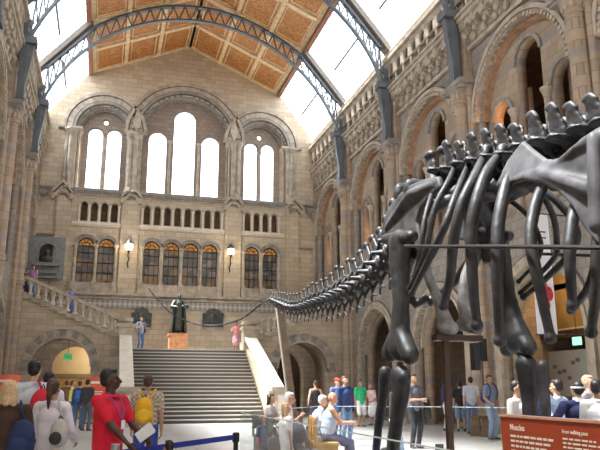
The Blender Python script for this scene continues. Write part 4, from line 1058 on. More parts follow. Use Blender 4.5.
# ================================================================ GRAPHIC PANEL, BARRIERS
RED = mat('rust_red_panel', (.36, .055, .018), .45)
INK = mat('cream_lettering', (.85, .75, .62), .6)
y1, y0 = aX(503, 415, 2.65).y, 2.2
gp = thing('graphic_panel', 'rust-red interpretation panel with cream text on the near barrier', 'panel', (2.65, y1, 0))
MB().box(-.02, .02, -(y1 - y0), 0, .72, 1.325).build('panel', RED, gp)
MB().box(-.03, .03, -(y1 - y0) - .0, 0.012, 1.325, 1.34).build('top_edge', mat('panel_edge', (.55, .3, .22), .5), gp)
def words(body, yy, zz, size, nm='lettering', m=INK):
    cu = bpy.data.curves.new('t', 'FONT'); cu.body = body; cu.size = size; cu.extrude = .001; cu.offset = size * .012
    t_ = bpy.data.objects.new('t', cu); me = evaluated_mesh(t_); bpy.data.objects.remove(t_)
    for v in me.vertices: x_, y_, z_ = v.co; v.co = (-.0215 - z_, -yy - x_, zz + y_)
    me.materials.clear(); me.materials.append(m); o_ = bpy.data.objects.new(nm, me); COL.objects.link(o_); o_.parent = gp; return o_
zz = 1.325
ta, tb = y1 - aX(510, 425, 2.63).y, y1 - aX(562, 429, 2.63).y
words('Muscles', ta, 1.245, .052); words('From walking pace', tb, 1.255, .030)
def lines(y_, z_, n_, w_, h_=.014, gap=.031, seed=1):
    random.seed(seed); m = MB()
    for i in range(n_):
        c = y_; end = y_ + w_ * random.uniform(.8, 1)
        while c < end:
            l_ = random.uniform(.02, .07); m.box(-.0225, -.0215, -c - l_, -c, z_ - i * gap, z_ - i * gap + h_); c += l_ + .012
    o_ = m.build('small_print', INK, gp); o_['kind'] = 'stuff'
lines(ta, 1.2, 12, .42, seed=2); lines(tb, 1.22, 14, .34, .010, .024, 3)
# glass barrier
def gpanel(a, b_, h, label, z0=.06):
    a, b_ = Vector((*a, 0)), Vector((*b_, 0)); d = b_ - a; L_ = d.length; ang = math.atan2(d.y, d.x)
    o = thing('glass_barrier', label, 'barrier', tuple(a), ang)
    MB().box(.02, L_ - .02, -.006, .006, z0, h).build('glass_pane', BGLASS, o)
    MB().box(.02, L_ - .02, -.0065, .0065, h, h + .012).build('polished_edge', mat('glass_edge', (.62, .70, .68), .2), o)
    for x_ in ((L_ - .1,) if 'man in the grey' in label else ()): MB().box(x_ - .1, x_ + .1, -.05, .05, 0, .2).build('floor_clamp', LEAD, o)
gpanel((2.65, 4.5), (2.65, 8.8), 1.03, 'near glass barrier panel beside the skeleton legs')
gpanel((2.65, 8.86), (2.65, 13.6), 1.03, 'glass barrier panel in front of the seated visitors')
gpanel((2.65, 13.66), (5.6, 17.6), 1.03, 'glass barrier panel at the tail end behind the visitors')
P1, P2, P3, P4 = ground(335, 17.2), ground(441, 16.7), ground(491, 16.2), ground(545, 15.4)
gpanel(P1, P2, 1.05, 'far glass barrier panel before the man in the grey shirt')
gpanel(P2, P3, 1.05, 'far glass barrier panel crossing the backpack man and stone bins')
gpanel(P3, P4, 1.05, 'far glass barrier panel behind the boy in the white shirt')
# rope barrier
BLK = mat('black_post', (.02, .02, .025), .4); BLU = mat('blue_belt', (.02, .035, .28), .6)
ax_, ay_ = ground(237, 8.6); bx_, by_ = ground(119, 6.9)
def post(x, y, label, m):
    o = thing('barrier_post', label, 'barrier post', (x, y, 0))
    MB().lathe(0, 0, [(.17, 0), (.17, .03), (.05, .05), (.03, .06), (.03, .86)], 16).build('post', m, o)
    MB().lathe(0, 0, [(.03, .86), (.045, .87), (.045, .97), (.03, .98)], 16).build('belt_head', m, o)
post(ax_, ay_, 'black retractable belt post at the right end of the blue belt', BLK)
post(bx_, by_, 'grey belt post under the red-shirted man\'s hand', mat('grey_post', (.3, .3, .3), .4, .5))
bl = MB().bar((bx_, by_, .885), (ax_, ay_, .925), .006, .06).build('barrier_belt', BLU); tag(bl, 'dark blue belt stretched between the two barrier posts', 'barrier belt')
# stone bins by the pier
for u, d, l in ((474, 22.4, 'left'), (484.5, 22.0, 'right')):
    x, y = ground(u, d); o = thing('stone_bin', 'squat tapering stone bin by the pier, %s' % ('the one nearer the black-shirted visitor' if l == 'left' else 'the one beside the blue-shirted backpacker'), 'bin', (x, y, 0))
    MB().lathe(0, 0, [(.24, 0), (.16, .5), (.2, .56), (.2, .62)], 4).build('body', DARKST, o); MB().lathe(0, 0, [(.1, .615), (.1, .63)], 12).build('opening', BLK, o)
# ================================================================ PEOPLE
SK_L = mat('skin_light', (.55, .33, .24), .55); SK_M = mat('skin_tan', (.42, .24, .15), .55); SK_D = mat('skin_dark', (.075, .035, .022), .45)
HAIRS = {'black': mat('hair_black', (.015, .012, .011), .5, noise=.4, nscale=60), 'brown': mat('hair_brown', (.07, .035, .02), .5, noise=.4, nscale=60), 'blonde': mat('hair_blonde', (.55, .38, .22), .55, noise=.2, nscale=50),
         'white': mat('hair_white', (.75, .72, .68), .6, noise=.1, nscale=50), 'grey': mat('hair_grey', (.3, .28, .26), .6, noise=.2, nscale=50)}
EYE_M = mat('eye_dark', (.03, .02, .02), .3); LIP = mat('lip', (.30, .10, .08), .5)
def cloth(c, n=.12): return mat('cloth_%d_%d_%d' % tuple(int(x * 255) for x in c), c, .85, noise=n, nscale=5, bump=.25)
def ik(a, b, l1, l2, hint):
    a, b = Vector(a), Vector(b); d = b - a; L_ = min(d.length, (l1 + l2) * .995); d.normalize(); b = a + d * L_
    x = (l1 * l1 - l2 * l2 + L_ * L_) / (2 * L_); h_ = math.sqrt(max(l1 * l1 - x * x, 0)); n_ = Vector(hint); n_ = (n_ - d * n_.dot(d)).normalized()
    return a + d * x + n_ * h_, b
def person(label, u=None, d=None, xy=None, z=0, h=1.72, face=0, skin=None, hair='brown', style='short', top=(.3, .3, .3), sleeve='short', bottom='trousers', bcol=(.05, .05, .06), shoe=(.05, .04, .04),
           hands=None, feet=None, hz=.94, lean=0, head=(0, 0), child=False, group=None, bust=0, hem=.9, waist=1.0, mats=None, hat=None):
    """one figure; local frame: front is -y, metres for a 1.75 m body. hands/feet: (right, left) targets."""
    skin = skin or SK_L
    if xy is None: xy = ground(u, d)
    k = h / 1.75; near = (d or 30) < 12; vx = .0085 if near else .0125
    o = thing('person', label, 'person', (xy[0], xy[1], z), R(face), group)
    hs = 1.12 if child else 1.0
    piv = Vector((0, 0, hz)); LM = Matrix.Rotation(R(lean), 3, 'X')
    T = lambda p: piv + LM @ (Vector(p) - Vector((0, 0, .94)))
    nk = Vector((0, .005, 1.5)); HM = Matrix.Rotation(R(head[0]), 3, 'Z') @ Matrix.Rotation(R(head[1]), 3, 'X')
    if lean: HM = LM.inverted() @ Matrix.Rotation(R(lean * .35), 3, 'X') @ HM
    Hd = lambda p: T(nk + HM @ ((Vector(p) - nk) * hs))
    HR = LM @ HM
    hands = hands or [(-.24, -.03, .80), (.24, -.03, .80)]; feet = feet or [(-.11, 0, .07), (.11, .02, .07)]
    # joints (index 0: the person's right, at -x when facing -y)
    sh = [T((-.185 * waist, 0, 1.42)), T((.185 * waist, 0, 1.42))]
    hp = [Vector((-.095, 0, hz - .02)), Vector((.095, 0, hz - .02))]
    arm = []; leg = []
    for i, s in enumerate((-1, 1)):
        e, w_ = ik(sh[i], hands[i], .295, .255, (s * .5, .8, -.35)); arm.append((sh[i], e, w_))
        kn, an = ik(hp[i], feet[i], .44, .43, (s * .1, -1, .15)); leg.append((hp[i], kn, an))
    # ---- body
    m = MB(); W_ = waist
    m.ell(T((0, 0, .98)), (.155 * W_, .105 * W_, .12), LM).cap(T((0, 0, 1.0)), T((0, 0, 1.2)), .105 * W_, .115 * W_, sq=(1.25, .92), side=(1, 0, 0)).ell(T((0, 0, 1.29)), (.16 * W_, .108 * W_, .17), LM)
    m.cap(sh[0] * .8 + sh[1] * .2, sh[1] * .8 + sh[0] * .2, .06, .06).cap(T((0, .01, 1.42)), T((0, .0, 1.53)), .058, .052).cap(T((-.09, .012, 1.43)), T((0, .01, 1.48)), .045, .05).cap(T((.09, .012, 1.43)), T((0, .01, 1.48)), .045, .05)
    m.ell(Hd((0, .008, 1.655)), (.074, .092, .098), HR).ell(Hd((0, -.03, 1.59)), (.056, .062, .062), HR).ell(Hd((0, -.062, 1.558)), (.028, .026, .022), HR).cap(Hd((0, .01, 1.5)), Hd((0, 0, 1.58)), .05, .052)
    m.cap(Hd((0, -.088, 1.655)), Hd((0, -.112, 1.612)), .010, .016, n=8).ell(Hd((.0, -.09, 1.583)), (.022, .014, .008), HR, 8, 6).ell(Hd((0, -.088, 1.572)), (.019, .013, .008), HR, 8, 6)
    for s in (-1, 1):
        m.ell(Hd((s * .077, .012, 1.63)), (.012, .022, .032), HR, 8, 6).ell(Hd((s * .032, -.078, 1.668)), (.024, .014, .008), HR, 8, 6).ell(Hd((s * .042, -.066, 1.612)), (.022, .022, .02), HR, 8, 6)
    for i, s in enumerate((-1, 1)):
        a, e, w_ = arm[i]; hd = (w_ - e).normalized()
        m.cap(a, e, .052, .040).cap(e, e.lerp(w_, .4), .041, .040).cap(e.lerp(w_, .35), w_, .040, .026, sq=(1, .85))
        pn = Vector((-s, 0, 0)) if abs(hd.x) < .8 else Vector((0, 0, -1)); pn = (pn - hd * pn.dot(hd)).normalized(); sd = hd.cross(pn)
        if sd.y > 0: sd = -sd
        m.cap(w_, w_ + hd * .075, .026, .033, sq=(1, .48), side=sd)
        fr_ = max(.0085, vx * .72); sp2 = max(.019, vx * 1.7)
        for q, (fl, of) in enumerate(((.062, 1.5), (.072, .5), (.068, -.5), (.052, -1.5))):
            b0 = w_ + hd * .085 + sd * (of * sp2); b1 = b0 + hd * (fl * .52) + pn * (.012 + .004 * q); b2 = b1 + hd * (fl * .36) + pn * .026
            m.cap(b0, b1, fr_ * 1.05, fr_, n=8, m=3).cap(b1, b2, fr_, fr_ * .8, n=8, m=3)
        t0 = w_ + hd * .03 + sd * .022; t1 = t0 + sd * .03 + hd * .022 + pn * .008; t2 = t1 + hd * .03 + pn * .012
        m.cap(t0, t1, fr_ * 1.3, fr_ * 1.1, n=8, m=3).cap(t1, t2, fr_ * 1.1, fr_ * .85, n=8, m=3)
        a, kn, an = leg[i]
        m.cap(a, kn, .082, .052).cap(kn, kn.lerp(an, .35), .052, .053).cap(kn.lerp(an, .3), an, .052, .034).cap(an + Vector((0, .02, -.02)), an + Vector((s * .015, -.15, -.045)), .034, .028, sq=(1.2, .8), side=(1, 0, 0))
    if bust: m.ell(T((-.075, -.085, 1.29)), (.06, .05, .055)).ell(T((.075, -.085, 1.29)), (.06, .05, .055))
    def part(mb, nm, mt, vox=vx, sm=3):
        q = mb.build(nm, mt, o, vox=vox, sm=sm); return q
    part(m, 'body', skin)
    # ---- eyes, lips
    for s in (-1, 1): MB().ell(Hd((s * .031, -.086, 1.647)), (.0125, .008, .0065), HR, 8, 6).build('eye', EYE_M, o, smooth=True)
    if near: MB().ell(Hd((0, -.1, 1.579)), (.021, .006, .007), HR, 8, 6).build('lips', LIP, o, smooth=True)
    # ---- hair
    if style != 'bald':
        H = MB(); H.ell(Hd((0, .034, 1.688)), (.081, .084, .084), HR).ell(Hd((0, .052, 1.64)), (.076, .062, .075), HR).ell(Hd((0, -.022, 1.733)), (.058, .058, .030), HR)
        for s in (-1, 1): H.ell(Hd((s * .069, .032, 1.675)), (.014, .034, .04), HR)
        if style in ('long', 'bob'):
            zl = 1.40 if style == 'long' else 1.50
            for s in (-1, 0, 1): H.cap(Hd((s * .06, .055 if s == 0 else .03, 1.66)), Hd((s * .075, .08 if s == 0 else .04, zl)), .055, .045, sq=(1, .8))
        if style == 'pony':
            H.ell(Hd((0, .11, 1.69)), (.03, .035, .03), HR).cap(Hd((0, .125, 1.69)), Hd((0, .15, 1.56)), .032, .036).cap(Hd((0, .15, 1.56)), Hd((.01, .11, 1.40)), .036, .012)
        if style == 'bun': H.ell(Hd((0, .10, 1.73)), (.04, .04, .035), HR)
        part(H, 'hair', HAIRS[hair], vx, 2)
    if hat:
        H = MB(); H.ell(Hd((0, .01, 1.705)), (.092, .105, .062), HR)
        H.ell(Hd((0, -.10, 1.70)), (.065, .075, .012), HR) if hat[0] == 'cap' else H.ell(Hd((0, .0, 1.69)), (.10, .11, .03), HR)
        part(H, 'cap', cloth(hat[1]), vx, 1)
    # ---- upper garment
    g_ = .017
    if top:
        tm = (mats or {}).get('top') or cloth(top); t_ = MB()
        t_.cap(T((0, 0, hem + .05)), T((0, 0, 1.2)), .118 * W_ + g_, .122 * W_ + g_, sq=(1.28, .95), side=(1, 0, 0)).ell(T((0, 0, 1.28)), (.165 * W_ + g_, .113 * W_ + g_, .17), LM)
        if bust: t_.ell(T((-.075, -.088, 1.285)), (.068, .055, .06)).ell(T((.075, -.088, 1.285)), (.068, .055, .06))
        if sleeve != 'tank':
            t_.cap(sh[0] * .85 + sh[1] * .15, sh[1] * .85 + sh[0] * .15, .072, .072)
            t_.cap(T((-.08, .012, 1.44)), T((.08, .012, 1.44)), .062, .062).ell(T((0, .014, 1.475)), (.074, .07, .03), LM)
            for i in range(2):
                a, e, w_ = arm[i]; t_.cap(a, a.lerp(e, .72 if sleeve == 'short' else 1), .071, .062 if sleeve == 'short' else .058)
                if sleeve == 'long': t_.cap(e, w_.lerp(e, .04), .056, .043)
        else:
            for s in (-1, 1): t_.cap(T((s * .09, -.06, 1.36)), T((s * .10, 0, 1.475)), .022, .02).cap(T((s * .10, 0, 1.475)), T((s * .09, .06, 1.36)), .02, .022)
        part(t_, 'shirt', tm, max(vx, .011))
        if sleeve == 'polo': pass
    # ---- lower garment
    bm_ = (mats or {}).get('bottom') or cloth(bcol); b = MB()
    if bottom in ('trousers', 'shorts'):
        b.ell((0, 0, hz + .02), (.172 * W_, .125 * W_, .13)).cap((-.06, 0, hz - .04), (.06, 0, hz - .04), .105, .105)
        for i in range(2):
            a, kn, an = leg[i]
            if bottom == 'trousers': b.cap(a, kn, .103, .074).cap(kn, an + Vector((0, 0, .015)), .072, .060)
            else: b.cap(a, a.lerp(kn, .95), .108, .092)
    else:
        ln = .42 if bottom == 'skirt' else .62
        mid = leg[0][1].lerp(leg[1][1], .5); b.ell((0, 0, hz + .02), (.170, .125, .13)).cap((0, 0, hz), (mid.x, mid.y * .8, hz - ln), .135, .17, sq=(1.15, .95), side=(1, 0, 0))
        for i in range(2): a, kn, an = leg[i]; b.cap(a, a.lerp(kn, .9), .11, .1)
    part(b, bottom if bottom != 'skirt' else 'skirt', bm_, max(vx, .011))
    for i, s in enumerate((-1, 1)):
        an = leg[i][2]; f = MB().cap(an + Vector((0, .03, -.03)), an + Vector((s * .012, -.14, -.038)), .044, .036, sq=(1.15, .8), side=(1, 0, 0)).ell(an + Vector((0, .02, .0)), (.043, .055, .04))
        part(f, 'shoe', cloth(shoe), max(vx, .011))
    o.scale = (k, k, k)
    o['_'] = 0; del o['_']
    return o, arm, T, k
def backpack(label, owner, col, side=0, size=1.0, pocket=None, back=.2, cat='backpack', zc=1.2, name='backpack'):
    """a bag carried by a person but a thing of its own"""
    po, arm, T, k = owner
    o = thing(name, label, cat, tuple(po.location), po.rotation_euler.z); o.scale = po.scale
    c = cloth(col); p = T((side, back, zc)); s = size
    b = MB().ell(p, (.15 * s, .085 * s, .21 * s)).ell(p + Vector((0, .01, -.09 * s)), (.155 * s, .095 * s, .13 * s)); b.build('bag', c, o, vox=.014)
    MB().ell(p + Vector((0, .085 * s, -.08 * s)), (.11 * s, .05 * s, .1 * s)).build('pocket', cloth(pocket or col), o, vox=.012)
    MB().tube([p + Vector((-.03, -.02, .2 * s)), p + Vector((0, -.01, .25 * s)), p + Vector((.03, -.02, .2 * s))], .009, 8).build('handle', LEAD, o)
    for q in (-1, 1):
        if back > .1 and abs(side) < .05:
            MB().tube([p + Vector((q * .09, -.04, .19 * s)), T((q * .11, .07, 1.50)), T((q * .125, -.03, 1.525)), T((q * .13, -.125, 1.42)), T((q * .14, -.15, 1.25)), T((q * .16, -.08, 1.1)), p + Vector((q * .12, -.03, -.16 * s))], .016, 8).build('strap', c, o)
        elif q > 0:
            MB().tube([p + Vector((0, -.05, .18 * s)), T((side * .7, .08, 1.50)), T((side * .5, -.06, 1.52)), T((side * .9, -.14, 1.30)), p + Vector((0, -.09, -.05))], .014, 8).build('strap', c, o)
    return o
JEAN = (.07, .12, .22); NAVY = (.02, .03, .09); WH = (.72, .72, .74); KH = (.42, .36, .27)
check_m = bpy.data.materials.new('patterned_shirt'); check_m.use_nodes = True; N, L = check_m.node_tree.nodes, check_m.node_tree.links
tc = N.new('ShaderNodeTexCoord'); ck = N.new('ShaderNodeTexChecker'); ck.inputs['Scale'].default_value = 26; ck.inputs[1].default_value = (.55, .48, .38, 1); ck.inputs[2].default_value = (.30, .24, .18, 1)
L.new(tc.outputs['Object'], ck.inputs[0]); L.new(ck.outputs[0], N['Principled BSDF'].inputs['Base Color']); N['Principled BSDF'].inputs['Roughness'].default_value = .85
# -- foreground left
red = person('man in a red polo shirt with a lanyard holding a paper beside the blue belt', 111, 7.3, h=1.70, face=52, skin=SK_D, hair='black', top=(.62, .012, .035), bcol=(.62, .015, .04), hands=[(-.10, -.36, .96), (.20, -.34, 1.02)], head=(26, -4), waist=1.14)
T = red[2]
q = MB().tube([T((-.07, .03, 1.50)), T((-.085, -.06, 1.47)), T((-.05, -.152, 1.33)), T((0, -.165, 1.22)), T((.05, -.152, 1.33)), T((.085, -.06, 1.47)), T((.07, .03, 1.50))], .006, 6).build('lanyard', cloth((.15, .12, .4)), red[0])
MB().box(-.03, .03, -.19, -.184, 1.13, 1.22).build('badge', cloth((.8, .8, .85)), red[0])
MB().cap((-.055, .0, 1.478), (.055, .0, 1.478), .034, .034, sq=(1, 1)).ell((0, -.04, 1.462), (.075, .07, .016)).build('collar', cloth((.55, .01, .03)), red[0], vox=.01)
hx = red[0].matrix_basis @ Vector(red[1][0][2])
pp = thing('folded_paper', 'white folded paper held by the man in the red polo shirt', 'paper', tuple(red[0].location), red[0].rotation_euler.z); pp.scale = red[0].scale
w0 = Vector(red[1][0][2]); MB().bar(w0 + Vector((.02, -.11, .05)), w0 + Vector((.06, -.26, .17)), .012, .11).build('sheet', cloth((.85, .85, .86)), pp); MB().bar(w0 + Vector((.035, -.11, .05)), w0 + Vector((.09, -.24, .15)), .004, .10).build('fold', cloth((.78, .78, .8)), pp)
blo = person('blonde woman in a dark brown top seen from behind at the left edge', 11, 7.5, h=1.58, face=168, hair='blonde', style='bob', top=(.055, .028, .02), sleeve='long', bcol=KH, bust=0, head=(-12, 0), hands=[(-.2, -.2, 1.0), (.22, -.1, .85)], waist=1.1)
backpack('dark navy shoulder bag on the blonde woman in the brown top', blo, (.02, .035, .10), side=-.22, size=1.05, back=.13, cat='bag', zc=1.10, name='shoulder_bag')
wh = person('young woman in a white long-sleeved top and cream trousers with a dark ponytail', 54, 8.0, h=1.60, face=150, skin=SK_M, hair='brown', style='pony', top=(.72, .68, .74), sleeve='long', bcol=(.62, .58, .55), head=(14, 0), hands=[(-.2, -.25, 1.0), (.2, -.2, .98)])
backpack('white and black bag on the shoulder of the ponytailed woman', wh, (.55, .55, .52), side=-.20, size=.8, back=.12, pocket=(.05, .05, .05), cat='bag', zc=1.12, name='shoulder_bag')
gy = person('man in a pale grey T-shirt with dark hair, behind the blonde woman', 33, 9.3, h=1.86, face=205, skin=SK_L, hair='black', top=(.50, .54, .58), bcol=(.06, .10, .25), head=(-35, 0))
backpack('red and black backpack on the man in the pale grey T-shirt', gy, (.55, .02, .04), size=1.05, pocket=(.05, .03, .04), side=-.06)
person('dark-haired visitor in a white shirt between the tall man and the ponytailed woman', 47.5, 10.6, h=1.74, face=190, skin=SK_L, hair='black', top=(.62, .62, .68), bcol=JEAN)
pat = person('man in a patterned beige shirt and blue shorts walking away toward the steps', 148, 11.2, h=1.70, face=172, skin=SK_M, hair='brown', bottom='shorts', bcol=(.05, .08, .34), mats={'top': check_m}, hem=.84, hands=[(-.26, .05, .78), (.25, -.1, .82)], waist=1.08)
backpack('bright yellow backpack on the man in the patterned shirt', pat, (.78, .42, .02), size=.98, pocket=(.85, .52, .04), side=.03)
person('small dark-haired child, only the top of the head showing at the bottom edge', 171, 7.2, h=.97, face=200, child=True, skin=SK_M, hair='black', top=(.2, .2, .3), bcol=NAVY)
# -- by the entrance arch
yl = person('visitor in a yellow shirt and jeans by the left arch', 73, 27, h=1.76, face=95, hair='brown', top=(.75, .68, .14), bcol=(.07, .16, .32), hands=[(-.2, -.3, 1.15), (.2, -.25, 1.1)])
bb = person('visitor in dark blue with jeans queuing by the left arch', 80, 26, h=1.74, face=170, hair='brown', top=(.04, .08, .22), bcol=(.07, .15, .28), sleeve='long')
backpack('blue backpack on the visitor by the left arch', bb, (.05, .16, .42), size=1.0)
person('visitor in black by the orange-red board', 88, 25, h=1.78, face=150, hair='black', top=(.05, .05, .06), bcol=(.10, .13, .18), sleeve='long')
person('visitor in a brown jacket just inside the left arch', 66.5, 29, h=1.78, face=180, hair='brown', top=(.16, .09, .05), bcol=(.04, .04, .05), sleeve='long')
# -- stairs and upper level
yy = 37.6; p0 = aY(140, 346, yy)
lm = person('man in a grey-blue shirt and jeans standing on the landing left of the statue', xy=(p0.x, yy), z=ZL, h=1.78, face=25, hair='black', top=(.26, .30, .38), bcol=(.12, .18, .32), hands=[(-.15, -.22, 1.2), (.2, -.18, 1.15)], d=37)
backpack('black camera bag on the man left of the statue', lm, (.03, .03, .04), side=.2, size=.55, back=-.02, cat='bag', zc=1.02, name='camera_bag')
p0 = aY(236, 347, 37.4)
person('woman in a pink top and long pink skirt on the right of the landing', xy=(p0.x, 37.4), z=ZL, h=1.66, face=-20, skin=SK_M, hair='black', top=(.55, .22, .24), bottom='skirt', bcol=(.55, .28, .32), hands=[(-.12, -.24, 1.3), (.12, -.24, 1.3)], d=37, head=(0, 10))
def on_flight(u, v, Y, **k):
    p = aY(u, v, Y); person(xy=(p.x, Y), z=k.pop('z'), d=37, **k)
on_flight(71, 300, 37.2, z=5.1, label='blond child in blue on the left flight of stairs', h=1.45, child=True, face=60, hair='blonde', top=(.14, .22, .62), bcol=(.1, .2, .5))
on_flight(22, 270, 37.3, z=6.0, label='dark-haired person at the top of the left flight', h=1.7, face=100, hair='black', top=(.06, .06, .09), bcol=NAVY)
on_flight(27.5, 270, 37.9, z=6.0, label='person in dark clothes leaning at the top-left balustrade', h=1.55, face=60, hair='brown', top=(.14, .05, .07), bcol=NAVY)
on_flight(34, 270, 37.0, z=6.0, label='person in a pink and blue top at the top of the left flight', h=1.62, face=-30, hair='brown', style='bob', top=(.45, .25, .45), bcol=(.15, .3, .6))
# -- centre and right, standing
bt = person('woman in a black sleeveless top with bare shoulders, seen from behind before the right arch', 315.5, 25.5, h=1.74, face=185, skin=SK_L, hair='brown', style='bun', top=(.02, .02, .025), sleeve='tank', bcol=(.03, .03, .035), hands=[(-.25, -.1, .95), (.25, -.1, .95)])
person('tall man in a deep blue shirt and jeans standing behind the seated visitors', 345, 18.6, h=1.80, face=20, skin=SK_M, hair='brown', top=(.025, .045, .13), sleeve='long', bcol=(.14, .22, .36), waist=1.1)
person('person in a red cap behind the tall man in blue', 337.5, 21, h=1.78, face=10, hair='brown', top=(.12, .17, .34), bcol=JEAN, sleeve='long', hat=('cap', (.72, .05, .04)))
person('boy in a bright green T-shirt and white shorts', 360.5, 27.5, h=1.78, face=5, skin=SK_M, hair='brown', top=(.03, .48, .20), bottom='shorts', bcol=(.75, .75, .75), hem=.86)
person('visitor in a pale pink top and white skirt bending near the first pier', 372.5, 28.4, h=1.66, face=-60, hair='grey', top=(.72, .50, .52), bottom='skirt', bcol=(.82, .82, .84), lean=14, hands=[(-.1, -.4, 1.05), (.2, -.35, 1.0)])
mg = person('man in a dark grey shirt and black trousers holding a jacket beyond the skeleton leg', 413.5, 17.9, h=1.84, face=18, skin=SK_M, hair='black', top=(.13, .13, .16), bcol=(.02, .022, .03), hands=[(-.05, -.3, 1.15), (.12, -.28, 1.12)])
jk = thing('jacket', 'black jacket draped over the arm of the man in the dark grey shirt', 'jacket', tuple(mg[0].location), mg[0].rotation_euler.z); jk.scale = mg[0].scale
wq = Vector(mg[1][1][1]); MB().cap(wq + Vector((.02, -.12, -.0)), wq + Vector((.10, -.06, -.40)), .07, .10, sq=(1.3, .6)).cap(wq + Vector((.0, -.1, .03)), wq + Vector((.16, .0, -.2)), .05, .06).build('folded_cloth', cloth((.02, .02, .022)), jk, vox=.014)
person('visitor in a dark jacket and pale jeans behind the near shin bones', 397, 16.4, h=1.66, face=200, hair='black', top=(.035, .03, .035), sleeve='long', bcol=(.30, .42, .58), waist=1.0)
person('visitor in a navy top and white trousers behind the brown support post', 444.5, 25, h=1.78, face=80, skin=SK_M, hair='black', top=(.03, .04, .12), bcol=(.70, .68, .66))
bk = person('visitor in a black T-shirt and blue shorts by the stone bins', 459.5, 24.5, h=1.72, face=150, hair='black', top=(.02, .02, .025), bottom='shorts', bcol=(.16, .26, .42), hem=.86)
person('visitor in a white and navy top looking away beside the stone bins', 470.5, 23.2, h=1.84, face=165, hair='black', top=(.45, .48, .58), bcol=(.12, .20, .36))
bp_ = person('man in a blue-grey T-shirt and pale jeans with rucksack straps, right of the stone bins', 490, 20.8, h=1.86, face=15, skin=SK_M, hair='brown', top=(.17, .22, .34), bcol=(.26, .38, .55), hands=[(-.2, -.2, .98), (.24, -.05, .85)], head=(-15, 0))
backpack('navy rucksack on the man in the blue-grey T-shirt', bp_, (.03, .03, .09), size=1.0, back=.2)
person('dark-haired boy in a white shirt behind the rust-red panel', 516, 10.2, h=1.60, face=28, skin=SK_M, hair='black', top=(.74, .72, .70), bcol=NAVY, head=(10, 8))
person('visitor with a pinkish face half hidden behind the far shin bones', 535, 11.2, h=1.60, face=0, skin=SK_L, hair='brown', top=(.03, .03, .12), bcol=NAVY)
ra = person('visitor in a light blue T-shirt raising one arm to the head', 556, 10.4, h=1.62, face=205, skin=SK_M, hair='black', top=(.40, .52, .72), bcol=NAVY, hands=[(-.12, .02, 1.40), (.48, -.18, 1.72)])
nv = person('visitor in a navy jacket with a pale headband, back to us', 577, 9.4, h=1.58, face=170, skin=SK_M, hair='black', style='short', top=(.02, .025, .085), sleeve='long', bcol=NAVY, waist=1.25, hands=[(-.42, -.1, 1.2), (.42, -.1, 1.2)])
T = nv[2]
MB().ring(0, 0, .088, .10, lambda a, b, d: tuple(T((a, .018 + b, d))), 1.665, 1.69, 0, 2 * PI, 20).build('headband', cloth((.75, .78, .8)), nv[0])
MB().ring(0, 0, .06, .085, lambda a, b, d: tuple(T((a, .01 + b, d))), 1.47, 1.53, 0, 2 * PI, 20).build('collar', cloth((.8, .8, .8)), nv[0])
person('dark-haired visitor in a white shirt at the right picture edge', 597, 9.0, h=1.60, face=140, skin=SK_M, hair='black', top=(.76, .76, .78), bcol=NAVY, head=(-20, 0))
person('fair-haired visitor facing us behind the navy jacket', 589, 11.5, h=1.70, face=20, skin=SK_L, hair='blonde', top=(.35, .3, .3), bcol=NAVY)
# grey mesh chair back by the panel
x, y = ground(559, 8.8)
ch = thing('chair', 'grey oval mesh-backed chair behind the rust-red panel', 'chair', (x, y, 0), R(10))
CG = mat('chair_mesh_grey', (.25, .27, .3), .6)
MB().ring(0, .78, .24, .265, FY, -.02, .02, 0, 2 * PI, 24).build('back_frame', CG, ch)
m = MB()
for i in range(11): q = -.22 + .044 * i; hq = math.sqrt(max(.24 ** 2 - q * q, 0)); m.box(q - .005, q + .005, -.006, .006, .78 - hq, .78 + hq)
for i in range(11): q = -.22 + .044 * i; hq = math.sqrt(max(.24 ** 2 - q * q, 0)); m.box(-hq, hq, -.006, .006, .78 + q - .005, .78 + q + .005)
m.build('mesh_back', CG, ch); MB().box(-.23, .23, -.46, .0, .44, .48).build('seat', LEAD, ch)
for sx in (-.2, .2):
    for sy in (-.42, -.03): MB().tube([(sx, sy, .45), (sx * 1.1, sy, 0)], .014, 8).build('leg', STEEL, ch)
# -- seated group
OAK = mat('honey_wood', (.50, .30, .10), .45, noise=.15, nscale=6)
def bench(u, d, rz, label, L_=1.5, hgt=.52, m=None):
    OAK = m or MATS['honey_wood']
    x, y = ground(u, d); o = thing('bench', label, 'bench', (x, y, 0), R(rz)); h2 = L_ / 2
    MB().box(-h2, h2, -.22, .22, hgt - .05, hgt).build('seat', OAK, o)
    for a in (-h2 + .1, h2 - .1): MB().box(a - .05, a + .05, -.2, .2, 0, hgt - .05).build('leg', OAK, o)
    MB().box(-h2, h2, .19, .22, hgt + .12, hgt + .44).build('backrest', OAK, o)
    for a in (-h2 + .1, 0, h2 - .1): MB().box(a - .025, a + .025, .2, .25, hgt - .02, hgt + .4).build('back_post', OAK, o)
    return o
def sitter(label, u, d, seat=.52, **k):
    kk = k.get('h', 1.7) / 1.75
    return person(label, u, d, hz=(seat + .10) / kk, feet=[(-.12, -.46, .07), (.12, -.42, .07)], **k)
bench(323, 13.6, 78, 'honey-coloured wooden bench under the bald man')
sitter('bald older man in a pale blue sleeveless vest sitting on the wooden bench', 327, 13.4, h=1.74, face=82, skin=mat('skin_ruddy', (.56, .30, .20), .5), style='bald', top=(.42, .52, .66), sleeve='tank', bcol=(.12, .12, .24), hands=[(-.12, -.46, .86), (.12, -.42, .86)], head=(0, 10), lean=8, waist=1.12)
sitter('person in a light blue shirt leaning forward, sitting left of the bald man', 311, 15.0, h=1.66, face=75, hair='white', style='short', top=(.62, .70, .82), bcol=(.2, .2, .22), lean=26, hands=[(-.12, -.46, .80), (.12, -.42, .80)])
